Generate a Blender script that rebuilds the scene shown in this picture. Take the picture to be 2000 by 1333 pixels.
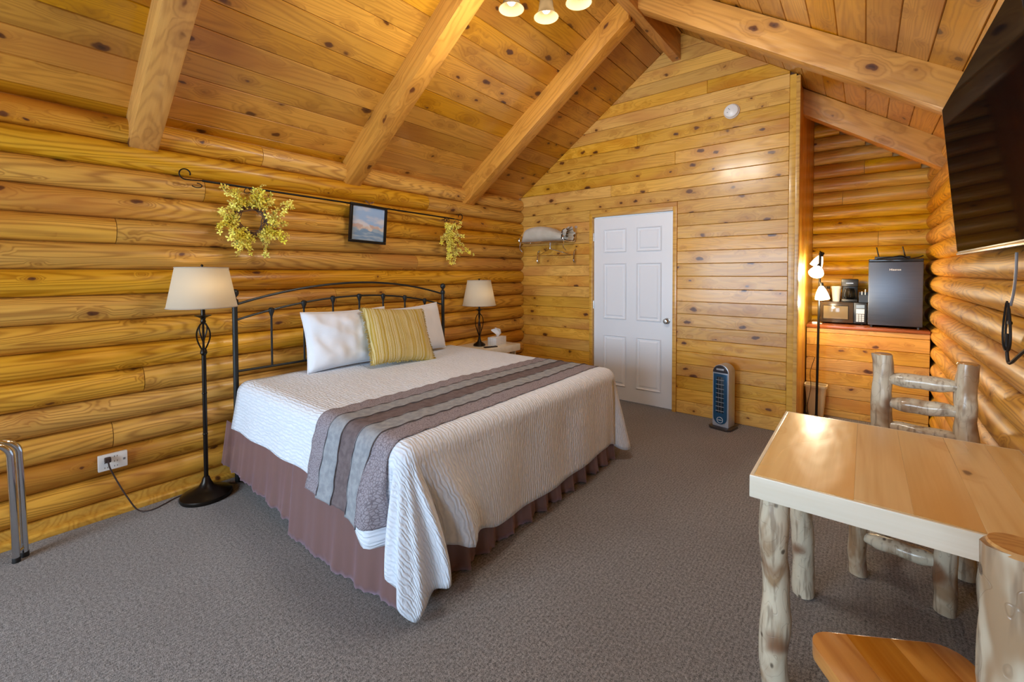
import bpy, bmesh, math, random
from mathutils import Vector, Matrix, noise
random.seed(7)
PI = math.pi
S = bpy.context.scene
C = S.collection
for o in list(bpy.data.objects):
    bpy.data.objects.remove(o)

# ------------------------------------------------------------------ camera
def make_camera():
    f, cyp, yaw, pitch, roll = 852.2, 554.6, math.radians(39.0), math.radians(1.41), math.radians(0.15)
    cam = bpy.data.cameras.new('camera'); o = bpy.data.objects.new('camera', cam); C.objects.link(o)
    cam.sensor_fit = 'HORIZONTAL'; cam.sensor_width = 36.0
    cam.lens = f / 2000.0 * 36.0
    cam.shift_y = -(666.5 - cyp) / 2000.0
    cam.clip_start = 0.02; cam.clip_end = 100
    fw = Vector((-math.sin(yaw) * math.cos(pitch), math.cos(yaw) * math.cos(pitch), -math.sin(pitch)))
    rt = Vector((math.cos(yaw), math.sin(yaw), 0)); up = rt.cross(fw)
    R = rt * math.cos(roll) - up * math.sin(roll); U = rt * math.sin(roll) + up * math.cos(roll)
    m = Matrix((R, U, -fw)).transposed().to_4x4(); m.translation = (0, 0, 1.4135)
    o.matrix_world = m
    S.camera = o
make_camera()

# ------------------------------------------------------------------ light
S.view_settings.view_transform = 'Standard'
S.view_settings.look = 'None'
S.view_settings.exposure = 0.25
S.view_settings.gamma = 1.0
S.view_settings.use_curve_mapping = False
S.cycles.use_denoising = True
S.cycles.max_bounces = 7
S.cycles.diffuse_bounces = 4
S.cycles.glossy_bounces = 3
S.cycles.sample_clamp_indirect = 6.0

W = bpy.data.worlds.new('sky'); S.world = W; W.use_nodes = True
bg = W.node_tree.nodes['Background']; bg.inputs[0].default_value = (0.62, 0.8, 1.0, 1); bg.inputs[1].default_value = 1.5

def area(name, loc, target, sx, sy, power, col):
    l = bpy.data.lights.new(name, 'AREA'); l.shape = 'RECTANGLE'; l.size = sx; l.size_y = sy
    l.energy = power; l.color = col
    o = bpy.data.objects.new(name, l); C.objects.link(o)
    o.location = loc; o.rotation_euler = (Vector(target) - Vector(loc)).to_track_quat('-Z', 'Y').to_euler()
    return o
# daylight entering by the two windows of the entrance wall behind the camera
DAY = (0.66, 0.83, 1.0)
area('daylight_wide_window', (-2.15, -2.52, 1.30), (-2.15, 3, 1.25), 2.05, 1.5, 150, DAY)
area('daylight_door_glass', (-0.18, -2.52, 1.30), (-0.18, 3, 1.25), 0.76, 1.5, 42, DAY)

def bulb_light(name, loc, power, col=(1.0, 0.74, 0.42), r=0.025):
    l = bpy.data.lights.new(name, 'POINT'); l.energy = power; l.color = col; l.shadow_soft_size = r
    o = bpy.data.objects.new(name, l); C.objects.link(o); o.location = loc
    return o

# ------------------------------------------------------------------ mesh helpers
class MB:
    def __init__(s): s.v = []; s.f = []; s.uv = None
    def add(s, vs, fs):
        b = len(s.v); s.v += [tuple(p) for p in vs]; s.f += [tuple(i + b for i in q) for q in fs]
        return s
    def box(s, x0, x1, y0, y1, z0, z1):
        return s.add([(x0,y0,z0),(x1,y0,z0),(x1,y1,z0),(x0,y1,z0),(x0,y0,z1),(x1,y0,z1),(x1,y1,z1),(x0,y1,z1)],
                     [(0,3,2,1),(4,5,6,7),(0,1,5,4),(1,2,6,5),(2,3,7,6),(3,0,4,7)])
    def obox(s, c, ax, ay, az, hx, hy, hz):
        c = Vector(c); ax = Vector(ax).normalized() * hx; ay = Vector(ay).normalized() * hy; az = Vector(az).normalized() * hz
        P = [c + ax * i + ay * j + az * k for k in (-1, 1) for i, j in ((-1,-1),(1,-1),(1,1),(-1,1))]
        return s.add(P, [(0,3,2,1),(4,5,6,7),(0,1,5,4),(1,2,6,5),(2,3,7,6),(3,0,4,7)])
    def prism(s, poly, z0, z1, M=None):
        n = len(poly); M = M or Matrix()
        vs = [M @ Vector((x, y, z0)) for x, y in poly] + [M @ Vector((x, y, z1)) for x, y in poly]
        fs = [tuple(range(n - 1, -1, -1)), tuple(range(n, 2 * n))] + [(i, (i + 1) % n, (i + 1) % n + n, i + n) for i in range(n)]
        return s.add(vs, fs)
    def tube(s, pts, r, n=8, caps=True, closed=False, wob=0.0, seed=0.0):
        pts = [Vector(p) for p in pts]; m = len(pts)
        rs = list(r) if isinstance(r, (list, tuple)) else [r] * m
        tang = []
        for i in range(m):
            if closed: t = pts[(i + 1) % m] - pts[i - 1]
            else: t = pts[min(i + 1, m - 1)] - pts[max(i - 1, 0)]
            tang.append(t.normalized() if t.length > 1e-9 else Vector((0, 0, 1)))
        a = Vector((0, 0, 1)) if abs(tang[0].z) < 0.9 else Vector((1, 0, 0))
        u = tang[0].cross(a).normalized(); vs = []
        for i in range(m):
            if i:
                u = (u - tang[i] * u.dot(tang[i]))
                u = u.normalized() if u.length > 1e-9 else tang[i].orthogonal().normalized()
            w = tang[i].cross(u)
            for k in range(n):
                an = 2 * PI * k / n; d = u * math.cos(an) + w * math.sin(an); rr = rs[i]
                if wob: rr *= 1 + wob * noise.noise(pts[i] * 9 + d * 0.9 + Vector((seed, seed * 1.7, 0)))
                vs.append(pts[i] + d * rr)
        fs = []
        for i in range(m if closed else m - 1):
            j = (i + 1) % m
            for k in range(n):
                l = (k + 1) % n; fs.append((i * n + k, i * n + l, j * n + l, j * n + k))
        if caps and not closed:
            fs.append(tuple(range(n - 1, -1, -1))); fs.append(tuple((m - 1) * n + k for k in range(n)))
        return s.add(vs, fs)
    def lathe(s, prof, n=24, c=(0, 0, 0), axis=None, caps=True):
        vs = []; m = len(prof); M = Matrix()
        if axis is not None: M = Vector((0, 0, 1)).rotation_difference(Vector(axis)).to_matrix().to_4x4()
        c = Vector(c)
        for r, z in prof:
            for k in range(n):
                an = 2 * PI * k / n
                vs.append(c + M @ Vector((r * math.cos(an), r * math.sin(an), z)))
        fs = []
        for i in range(m - 1):
            for k in range(n):
                l = (k + 1) % n; fs.append((i * n + k, i * n + l, (i + 1) * n + l, (i + 1) * n + k))
        if caps:
            if prof[0][0] > 1e-4: fs.append(tuple(range(n - 1, -1, -1)))
            if prof[-1][0] > 1e-4: fs.append(tuple((m - 1) * n + k for k in range(n)))
        return s.add(vs, fs)
    def grid(s, fn, nu, nv, wrapu=False):
        vs = [fn(i / (nu if wrapu else nu - 1), j / (nv - 1)) for j in range(nv) for i in range(nu)]
        fs = []
        for j in range(nv - 1):
            for i in range(nu if wrapu else nu - 1):
                k = (i + 1) % nu
                fs.append((j * nu + i, j * nu + k, (j + 1) * nu + k, (j + 1) * nu + i))
        return s.add(vs, fs)
    def ball(s, c, r, n=12, m=8):
        rx, ry, rz = r if isinstance(r, (tuple, list)) else (r, r, r); c = Vector(c)
        return s.add([c + Vector((rx * math.sin(PI * j / m) * math.cos(2 * PI * i / n), ry * math.sin(PI * j / m) * math.sin(2 * PI * i / n), rz * math.cos(PI * j / m)))
                      for j in range(m + 1) for i in range(n)],
                     [(j * n + i, (j + 1) * n + i, (j + 1) * n + (i + 1) % n, j * n + (i + 1) % n) for j in range(m) for i in range(n)])
    def mesh(s, name, bev=0, seg=2, angle=38, weld=0):
        me = bpy.data.meshes.new(name); me.from_pydata(s.v, [], s.f)
        if s.uv:
            ul = me.uv_layers.new(name='UVMap')
            for lp in me.loops: ul.data[lp.index].uv = s.uv[lp.vertex_index]
        b = bmesh.new(); b.from_mesh(me)
        bmesh.ops.remove_doubles(b, verts=b.verts, dist=weld or 1e-6)
        if not s.uv: bmesh.ops.recalc_face_normals(b, faces=b.faces)
        if bev:
            bmesh.ops.bevel(b, geom=[e for e in b.edges if len(e.link_faces) == 2 and e.calc_face_angle(0) > 0.5], offset=bev, segments=seg, profile=0.6, affect='EDGES', clamp_overlap=True)
        b.to_mesh(me); b.free()
        for p in me.polygons: p.use_smooth = True
        me.set_sharp_from_angle(angle=math.radians(angle))
        return me
    def build(s, name, mat, parent=None, loc=None, bev=0, seg=2, angle=38, kind=None, weld=0):
        me = s.mesh(name, bev, seg, angle, weld); me.materials.append(mat)
        return link(name, me, parent, loc, kind=kind)

def link(name, me, parent=None, loc=None, M=None, kind=None, label=None):
    o = bpy.data.objects.new(name, me); C.objects.link(o)
    if parent: o.parent = parent
    if loc is not None: o.location = loc
    if M is not None: o.matrix_local = M
    if kind: o['kind'] = kind
    if label: o['label'] = label
    return o
def thing(name, label, cat, loc=(0, 0, 0), rz=0, group=None):
    o = bpy.data.objects.new(name, None); C.objects.link(o); o.empty_display_size = 0.05
    o.location = loc; o.rotation_euler = (0, 0, rz)
    return tag(o, label, cat, group)
def tag(o, label, cat, group=None):
    o['label'] = label; o['category'] = cat
    if group: o['group'] = group
    return o
def struct(o, label=None):
    o['kind'] = 'structure'
    if label: o['label'] = label
    return o
def axes(x, y, origin):
    x = Vector(x).normalized(); y = Vector(y).normalized(); z = x.cross(y)
    m = Matrix((x, y, z)).transposed().to_4x4(); m.translation = origin
    return m
def bez(pts, n=10):
    """smooth curve through points (Catmull-Rom)"""
    pts = [Vector(p) for p in pts]; P = [pts[0] * 2 - pts[1]] + pts + [pts[-1] * 2 - pts[-2]]; out = []
    for i in range(1, len(P) - 2):
        for k in range(n):
            t = k / n; a, b, c, d = P[i - 1], P[i], P[i + 1], P[i + 2]
            out.append(0.5 * ((2 * b) + (c - a) * t + (2 * a - 5 * b + 4 * c - d) * t * t + (3 * b - a - 3 * c + d) * t ** 3))
    out.append(pts[-1]); return out
def sst(a, b, x):
    t = min(1, max(0, (x - a) / (b - a))); return t * t * (3 - 2 * t)
def gau(x, c, w): return math.exp(-((x - c) / w) ** 2)

# ------------------------------------------------------------------ materials
class NT:
    def __init__(s, name):
        s.m = bpy.data.materials.new(name); s.m.use_nodes = True; s.t = s.m.node_tree; s.n = s.t.nodes
        s.b = s.n['Principled BSDF']; s.out = s.n['Material Output']
    def new(s, typ, **kw):
        n = s.n.new(typ)
        for k, v in kw.items(): setattr(n, k, v)
        return n
    def L(s, a, b): s.t.links.new(a, b)
    def val(s, sock, v):
        if isinstance(v, bpy.types.NodeSocket): s.L(v, sock)
        else: sock.default_value = v
    def math(s, op, a, b=0.0, c=0.0, clamp=False):
        n = s.new('ShaderNodeMath', operation=op, use_clamp=clamp)
        s.val(n.inputs[0], a); s.val(n.inputs[1], b); s.val(n.inputs[2], c)
        return n.outputs[0]
    def vm(s, op, a, b):
        n = s.new('ShaderNodeVectorMath', operation=op); s.val(n.inputs[0], a); s.val(n.inputs[1], b); return n.outputs[0]
    def mix(s, f, a, b, mode='MIX'):
        n = s.new('ShaderNodeMix', data_type='RGBA', blend_type=mode)
        s.val(n.inputs[0], f); s.val(n.inputs[6], a); s.val(n.inputs[7], b); return n.outputs[2]
    def noise(s, vec, scale, detail=2, rough=0.5, dist=0.0):
        n = s.new('ShaderNodeTexNoise'); s.L(vec, n.inputs['Vector']); n.inputs['Scale'].default_value = scale
        n.inputs['Detail'].default_value = detail; n.inputs['Roughness'].default_value = rough; n.inputs['Distortion'].default_value = dist
        return n.outputs['Fac']
    def smooth(s, x, a, b):
        n = s.new('ShaderNodeMapRange', interpolation_type='SMOOTHSTEP'); s.val(n.inputs[0], x)
        n.inputs[1].default_value = a; n.inputs[2].default_value = b; return n.outputs[0]
    def bump(s, h, strength, dist=0.01):
        n = s.new('ShaderNodeBump'); s.L(h, n.inputs['Height']); n.inputs['Strength'].default_value = strength; n.inputs['Distance'].default_value = dist
        s.L(n.outputs[0], s.b.inputs['Normal']); return n
    def co(s, kind='Object'): return s.new('ShaderNodeTexCoord').outputs[kind]
    def sep(s, v):
        n = s.new('ShaderNodeSeparateXYZ'); s.L(v, n.inputs[0]); return n.outputs
    def set(s, **kw):
        for k, v in kw.items(): s.val(s.b.inputs[k.replace('_', ' ')], v)
        return s
def c4(r, g, b): return (r, g, b, 1)
def srgb(r, g, b):
    f = lambda v: (v / 255 / 12.92) if v <= 10 else ((v / 255 + 0.055) / 1.055) ** 2.4
    return (f(r), f(g), f(b), 1)
def plain(name, col, rough=0.5, metal=0.0, **kw):
    n = NT(name); n.set(Base_Color=col, Roughness=rough, Metallic=metal, **kw); return n.m

def wood(name, light, dark, knot=srgb(86, 38, 14), axis='X', kscale=7.0, keep=0.55, krad=(0.010, 0.026), ring=70.0, gscale=8.0,
         rough=0.36, coat=0.25, tint=0.20, red=None, bumpk=0.12, ringmix=0.45):
    n = NT(name); co = n.co()
    rnd = n.new('ShaderNodeObjectInfo').outputs['Random']
    if axis != 'X':
        sp = n.sep(co); cb = n.new('ShaderNodeCombineXYZ')
        order = {'Y': (1, 0, 2), 'Z': (2, 1, 0)}[axis]
        for i in range(3): n.L(sp[order[i]], cb.inputs[i])
        co = cb.outputs[0]
    off = n.new('ShaderNodeCombineXYZ')
    n.L(n.math('MULTIPLY', rnd, 37.3), off.inputs[0]); n.L(n.math('MULTIPLY', rnd, 91.7), off.inputs[1]); n.L(n.math('MULTIPLY', rnd, 53.1), off.inputs[2])
    p = n.vm('ADD', co, off.outputs[0])
    kv = n.vm('MULTIPLY', p, (0.55, 1.0, 1.0))
    wv = n.new('ShaderNodeTexNoise'); n.L(p, wv.inputs['Vector']); wv.inputs['Scale'].default_value = 30; wv.inputs['Detail'].default_value = 0
    kv = n.vm('ADD', kv, n.vm('MULTIPLY', n.vm('SUBTRACT', wv.outputs['Color'], (0.5, 0.5, 0.5)), (0.016, 0.016, 0.016)))
    vo = n.new('ShaderNodeTexVoronoi', feature='F1'); n.L(kv, vo.inputs['Vector']); vo.inputs['Scale'].default_value = kscale
    sc = n.new('ShaderNodeSeparateColor'); n.L(vo.outputs['Color'], sc.inputs[0])
    kp = n.math('GREATER_THAN', sc.outputs[0], 1 - keep)
    rad = n.math('MULTIPLY_ADD', sc.outputs[1], (krad[1] - krad[0]) * kscale, krad[0] * kscale)
    kd = n.math('DIVIDE', vo.outputs['Distance'], rad)
    mask = n.math('MULTIPLY', n.smooth(kd, 1.05, 0.65), kp)
    halo = n.math('MULTIPLY', n.smooth(kd, 3.4, 0.6), kp)
    core = n.math('MULTIPLY', n.smooth(kd, 0.55, 0.2), kp)
    q = n.vm('MULTIPLY', p, (0.09 * gscale, gscale, gscale))
    g = n.noise(q, 1.0, 1.5, 0.42, 0.25)
    g2 = n.math('MULTIPLY_ADD', halo, 0.13, g)
    rg = n.math('SINE', n.math('MULTIPLY', g2, ring * 2.2))
    rg = n.math('POWER', n.math('MULTIPLY_ADD', rg, 0.5, 0.5), 2.2)
    fine = n.noise(n.vm('MULTIPLY', p, (4, 110, 110)), 1.0, 1)
    blot = n.noise(n.vm('MULTIPLY', p, (1.1, 3.2, 3.2)), 1.0, 1)
    f = n.math('MULTIPLY_ADD', rg, ringmix, n.math('MULTIPLY_ADD', fine, 0.5, -0.22))
    f = n.math('ADD', f, n.math('MULTIPLY_ADD', blot, 0.7, -0.30), clamp=True)
    col = n.mix(f, light, dark)
    col = n.mix(n.math('MULTIPLY', halo, 0.55), col, dark)
    if red is not None:
        col = n.mix(n.math('MULTIPLY', n.smooth(blot, 0.5, 0.75), 0.75), col, red)
    hs = n.new('ShaderNodeHueSaturation'); n.L(col, hs.inputs['Color'])
    n.L(n.math('MULTIPLY_ADD', rnd, 2 * tint, 1 - tint), hs.inputs['Value'])
    r2 = n.math('FRACT', n.math('MULTIPLY', rnd, 17.31))
    n.L(n.math('MULTIPLY_ADD', r2, 0.004, 0.499), hs.inputs['Hue'])
    n.L(n.math('MULTIPLY_ADD', n.math('FRACT', n.math('MULTIPLY', rnd, 71.7)), 0.12, 0.96), hs.inputs['Saturation'])
    col = n.mix(n.math('MULTIPLY', mask, 0.88), hs.outputs[0], knot)
    col = n.mix(n.math('MULTIPLY', core, 0.6), col, c4(0.012, 0.006, 0.004))
    n.set(Base_Color=col, Roughness=n.math('MULTIPLY_ADD', blot, 0.18, rough - 0.09))
    n.b.inputs['Coat Weight'].default_value = coat; n.b.inputs['Coat Roughness'].default_value = 0.16
    n.bump(n.noise(n.vm('MULTIPLY', p, (5, 16, 16)), 1.0, 1), bumpk, 0.02)
    return n.m

M_LOG = wood('honey_log', srgb(220, 166, 68), srgb(150, 94, 26), kscale=8.5, keep=0.75, krad=(0.008, 0.020), gscale=6.5, ring=60, rough=0.46, coat=0.12, red=srgb(186, 120, 46), bumpk=0.22, tint=0.10, ringmix=0.6)
M_LOGA = wood('amber_log', srgb(232, 180, 70), srgb(178, 118, 32), kscale=6.5, keep=0.45, krad=(0.008, 0.018), gscale=6.5, ring=60, rough=0.42, coat=0.15, red=srgb(190, 122, 44), bumpk=0.2, tint=0.10)
M_CEIL = wood('ceiling_pine', srgb(204, 145, 57), srgb(144, 89, 28), kscale=8.0, keep=0.8, krad=(0.010, 0.028), gscale=6.0, ring=55, rough=0.36, coat=0.3, red=srgb(172, 108, 40), knot=srgb(74, 34, 14), ringmix=0.35, tint=0.15)
M_WALL = wood('wall_pine', srgb(230, 178, 86), srgb(178, 118, 44), kscale=9.5, keep=0.78, krad=(0.009, 0.025), gscale=6.5, ring=55, rough=0.34, coat=0.3, red=srgb(198, 132, 60), tint=0.13, ringmix=0.35)
M_BEAM = wood('beam_fir', srgb(212, 152, 70), srgb(160, 102, 40), kscale=7.0, keep=0.75, krad=(0.012, 0.03), gscale=5.0, ring=45, rough=0.45, coat=0.12, tint=0.06, ringmix=0.4, bumpk=0.35)
M_TRIM = wood('trim_pine', srgb(222, 174, 84), srgb(180, 124, 48), kscale=5.0, keep=0.35, gscale=5, ring=40, rough=0.36, tint=0.06)
M_COUNT = wood('counter_red_pine', srgb(164, 88, 44), srgb(110, 48, 20), keep=0.2, rough=0.3, tint=0.05)
M_TABLE = wood('table_pine_plank', srgb(232, 202, 146), srgb(206, 160, 96), axis='Y', kscale=6.5, keep=0.6, krad=(0.012, 0.022), gscale=5, ring=26, rough=0.30, coat=0.3, tint=0.12, ringmix=0.3, red=srgb(216, 164, 90))
M_FASC = wood('pale_fascia', srgb(236, 230, 212), srgb(218, 206, 178), kscale=4, keep=0.25, knot=srgb(150, 110, 80), gscale=5, ring=22, rough=0.3, coat=0.4, tint=0.03, ringmix=0.25)
M_SEAT = wood('seat_plank', srgb(206, 142, 66), srgb(160, 88, 30), axis='Y', kscale=3, keep=0.2, gscale=6, ring=40, rough=0.22, coat=0.5, tint=0.16)

def peeled(name):
    n = NT(name); co = n.co(); rnd = n.new('ShaderNodeObjectInfo').outputs['Random']
    off = n.new('ShaderNodeCombineXYZ'); n.L(n.math('MULTIPLY', rnd, 31.0), off.inputs[0]); n.L(n.math('MULTIPLY', rnd, 57.0), off.inputs[2])
    p = n.vm('ADD', co, off.outputs[0])
    a = n.noise(n.vm('MULTIPLY', p, (9, 9, 3.5)), 1.0, 3, 0.6, 0.6)
    b = n.noise(p, 5.0, 2, 0.5)
    s = n.noise(n.vm('MULTIPLY', p, (60, 60, 6)), 1.0, 2)
    col = n.mix(n.smooth(a, 0.48, 0.66), srgb(216, 206, 182), srgb(168, 140, 108))
    col = n.mix(n.math('MULTIPLY', n.smooth(b, 0.56, 0.70), 0.85), col, srgb(126, 78, 44))
    col = n.mix(n.math('MULTIPLY', n.smooth(s, 0.52, 0.70), 0.6), col, srgb(128, 108, 88))
    vo = n.new('ShaderNodeTexVoronoi'); n.L(n.vm('MULTIPLY', p, (1, 1, 0.8)), vo.inputs['Vector']); vo.inputs['Scale'].default_value = 17
    sc = n.new('ShaderNodeSeparateColor'); n.L(vo.outputs['Color'], sc.inputs[0])
    kp = n.math('MULTIPLY', n.smooth(vo.outputs['Distance'], 0.17, 0.08), n.math('GREATER_THAN', sc.outputs[0], 0.30))
    col = n.mix(n.math('MULTIPLY', kp, 0.8), col, srgb(60, 42, 30))
    cr = n.noise(n.vm('MULTIPLY', p, (14, 14, 9)), 1.0, 1, 0.5, 1.2)
    line = n.smooth(n.math('ABSOLUTE', n.math('SUBTRACT', cr, 0.5)), 0.012, 0.002)
    col = n.mix(n.math('MULTIPLY', line, 0.22), col, srgb(120, 92, 66))
    n.set(Base_Color=col, Roughness=0.27); n.b.inputs['Coat Weight'].default_value = 0.45; n.b.inputs['Coat Roughness'].default_value = 0.12
    h = n.math('ADD', n.math('MULTIPLY', a, 1.0), n.math('ADD', n.math('MULTIPLY', line, -0.25), n.math('MULTIPLY', kp, -0.25)))
    n.bump(h, 0.35, 0.01); return n.m
M_PEEL = peeled('peeled_aspen')
M_CUT = wood('cut_log_end', srgb(206, 158, 96), srgb(168, 108, 52), axis='Z', keep=0.2, rough=0.3)

def carpet():
    n = NT('brown_grey_carpet'); co = n.co()
    a = n.noise(co, 230, 2, 0.8); b = n.noise(co, 80, 2, 0.6); c = n.noise(co, 1.6, 2)
    sp = n.sep(co)
    rib = n.math('SINE', n.math('MULTIPLY', n.math('ADD', sp[0], n.math('MULTIPLY', n.noise(co, 25, 1), 0.012)), 420.0))
    f = n.math('ADD', n.math('MULTIPLY', a, 0.9), n.math('ADD', n.math('MULTIPLY', b, 0.5), n.math('MULTIPLY', rib, 0.025)))
    col = n.mix(n.smooth(f, 0.45, 0.95), srgb(54, 51, 50), srgb(172, 167, 164))
    col = n.mix(n.math('MULTIPLY', n.smooth(c, 0.4, 0.7), 0.18), col, srgb(96, 88, 82))
    n.set(Base_Color=col, Roughness=0.95); n.b.inputs['Sheen Weight'].default_value = 0.25; n.b.inputs['Specular IOR Level'].default_value = 0.1
    n.bump(f, 0.9, 0.006); return n.m
M_CARPET = carpet()

def coverlet_mat():
    n = NT('white_ripple_coverlet'); uv = n.co('UV')
    w = n.noise(n.vm('MULTIPLY', uv, (22, 40, 1)), 1.0, 1, 0.5)
    sp = n.sep(uv)
    ph = n.math('ADD', n.math('MULTIPLY', sp[1], 340.0), n.math('MULTIPLY', w, 11.0))
    r = n.math('POWER', n.math('MULTIPLY_ADD', n.math('SINE', ph), 0.5, 0.5), 0.7)
    fine = n.noise(n.vm('MULTIPLY', uv, (500, 500, 1)), 1.0, 1)
    brk = n.noise(n.vm('MULTIPLY', uv, (60, 26, 1)), 1.0, 1)
    h = n.math('ADD', n.math('MULTIPLY', r, n.math('MULTIPLY_ADD', brk, 0.9, 0.25)), n.math('MULTIPLY', fine, 0.12))
    n.set(Base_Color=n.mix(h, srgb(212, 222, 236), srgb(232, 240, 251)), Roughness=0.88); n.b.inputs['Specular IOR Level'].default_value = 0.15  # groove shade of the ripple is put into the colour, ridges lighter
    n.b.inputs['Sheen Weight'].default_value = 0.15
    n.bump(h, 0.62, 0.006); return n.m
M_COVER = coverlet_mat()
def cloth(name, col, col2=None, scale=300, rough=0.85, bumpk=0.25, sheen=0.2):
    n = NT(name); co = n.co(); a = n.noise(co, scale, 2); b = n.noise(co, 9, 2)
    f = n.math('ADD', n.math('MULTIPLY', a, 0.5), n.math('MULTIPLY', b, 0.5))
    n.set(Base_Color=n.mix(n.smooth(f, 0.35, 0.65), col, col2 or col), Roughness=rough); n.b.inputs['Sheen Weight'].default_value = sheen
    n.b.inputs['Specular IOR Level'].default_value = 0.2
    n.bump(a, bumpk, 0.002); return n.m
M_PILLOW = cloth('white_pillowcase', srgb(232, 239, 248), srgb(226, 233, 243), 400, bumpk=0.08)
def satin():
    n = NT('brown_satin'); co = n.co(); a = n.noise(co, 500, 1)
    n.set(Base_Color=srgb(112, 82, 74), Roughness=0.33, Metallic=0.0); n.b.inputs['Specular IOR Level'].default_value = 0.7
    n.b.inputs['Sheen Weight'].default_value = 0.6; n.b.inputs['Sheen Roughness'].default_value = 0.6; n.b.inputs['Sheen Tint'].default_value = srgb(206, 186, 214)
    n.bump(a, 0.05, 0.001); return n.m
M_SATIN = satin()
def patterned(name, base, line, sc):
    n = NT(name); uv = n.co('UV'); vo = n.new('ShaderNodeTexVoronoi', feature='DISTANCE_TO_EDGE'); n.L(uv, vo.inputs['Vector']); vo.inputs['Scale'].default_value = sc
    f = n.smooth(vo.outputs['Distance'], 0.02, 0.12); a = n.noise(uv, 300, 2); b = n.noise(uv, 25, 2)
    col = n.mix(f, line, base); col = n.mix(n.math('MULTIPLY', b, 0.35), col, line)
    n.set(Base_Color=col, Roughness=0.9); n.bump(n.math('ADD', n.math('MULTIPLY', f, 0.5), a), 0.5, 0.004); return n.m
def mottled(name, a, b):
    n = NT(name); uv = n.co('UV'); x = n.noise(uv, 28, 3, 0.6); y = n.noise(uv, 420, 2)
    n.set(Base_Color=n.mix(n.smooth(x, 0.35, 0.65), a, b), Roughness=0.9); n.bump(n.math('ADD', n.math('MULTIPLY', x, 0.5), y), 0.5, 0.003); return n.m
M_MAUVE = patterned('mauve_lace_stripe', srgb(160, 154, 162), srgb(116, 108, 116), 80)
M_BLUEG = mottled('blue_grey_stripe', srgb(136, 141, 148), srgb(156, 160, 166))
M_BROWN = mottled('brown_stripe', srgb(98, 86, 88), srgb(114, 102, 104))
def deco():
    n = NT('yellow_woven_stripe'); co = n.co(); sp = n.sep(co)
    w = n.math('MULTIPLY', n.noise(co, 12, 1), 0.012)
    x = n.math('ADD', sp[0], w); cb = n.new('ShaderNodeCombineXYZ'); n.L(x, cb.inputs[0])
    a = n.noise(cb.outputs[0], 34, 2, 0.8); b = n.noise(cb.outputs[0], 160, 2, 0.7)
    f = n.math('ADD', n.math('MULTIPLY', a, 0.7), n.math('MULTIPLY', b, 0.3))
    r = n.new('ShaderNodeValToRGB'); n.L(f, r.inputs[0]); e = r.color_ramp.elements
    e[0].position = 0.40; e[0].color = srgb(170, 134, 44); e[1].position = 0.62; e[1].color = srgb(234, 224, 182)
    for ps, cl in ((0.43, srgb(222, 190, 76)), (0.475, srgb(182, 150, 52)), (0.51, srgb(240, 228, 178)), (0.55, srgb(200, 168, 74))):
        k = e.new(ps); k.color = cl
    t = n.noise(co, 240, 2)
    n.set(Base_Color=n.mix(n.math('MULTIPLY', t, 0.3), r.outputs[0], srgb(120, 106, 40)), Roughness=0.9)
    n.bump(n.math('ADD', n.math('MULTIPLY', b, 1.2), t), 0.9, 0.006); return n.m
M_DECO = deco()
M_FRINGE = cloth('olive_fringe', srgb(150, 132, 62), srgb(196, 178, 96), 200)

M_IRON = plain('dark_iron', srgb(52, 56, 58), 0.42, 0.6)
M_BLACK = plain('black_iron', srgb(26, 25, 25), 0.38, 0.5)
M_BRONZE = plain('oiled_bronze', srgb(44, 40, 36), 0.32, 0.8)
M_CHROME = plain('chrome', srgb(214, 218, 224), 0.09, 1.0)
M_STEEL = plain('satin_nickel', srgb(176, 176, 174), 0.25, 1.0)
M_WHITE = plain('white_plastic', srgb(236, 236, 234), 0.35)
M_DOOR = plain('white_door_paint', srgb(238, 244, 252), 0.42)
M_BLKPL = plain('black_plastic', srgb(22, 22, 24), 0.35)
M_RUBBER = plain('black_rubber', srgb(18, 18, 19), 0.6)
M_CAULK = plain('log_chinking', srgb(206, 166, 100), 0.6)
M_DARK = plain('dark_groove', srgb(74, 42, 18), 0.7)
M_GREY = plain('grey_plastic', srgb(128, 130, 136), 0.35, 0.2)
M_THREAD = plain('dark_thread', srgb(92, 86, 92), 0.9)
M_SILVER = plain('silver_plastic', srgb(186, 188, 196), 0.3, 0.4)

def shade(name, col, trans=0.35):
    n = NT(name); n.n.remove(n.b)
    co = n.co(); sp = n.sep(co)
    weave = n.noise(n.vm('MULTIPLY', co, (60, 60, 700)), 1.0, 1)
    col_ = n.mix(n.math('MULTIPLY', weave, 0.15), col, (col[0] * .85, col[1] * .85, col[2] * .82, 1))
    d = n.new('ShaderNodeBsdfDiffuse'); t = n.new('ShaderNodeBsdfTranslucent'); mx = n.new('ShaderNodeMixShader'); mx.inputs[0].default_value = trans
    n.L(col_, d.inputs[0]); n.L(col_, t.inputs[0]); n.L(d.outputs[0], mx.inputs[1]); n.L(t.outputs[0], mx.inputs[2]); n.L(mx.outputs[0], n.out.inputs[0])
    return n.m
M_SHADE = shade('linen_lamp_shade', srgb(202, 193, 176))
M_SHADE_TRIM = cloth('shade_trim', srgb(176, 164, 148), None, 300)
M_GLASS_SH = shade('frosted_glass_shade', srgb(92, 74, 50), 0.25)
def glow(name, col, st):
    n = NT(name); n.set(Base_Color=col, Roughness=0.3); n.b.inputs['Emission Color'].default_value = col; n.b.inputs['Emission Strength'].default_value = st
    return n.m
M_BULB = glow('lit_bulb', c4(1, 0.88, 0.66), 2.6)
M_PSHADE = glow('lit_white_shade', c4(1, 0.90, 0.72), 3.2)
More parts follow.
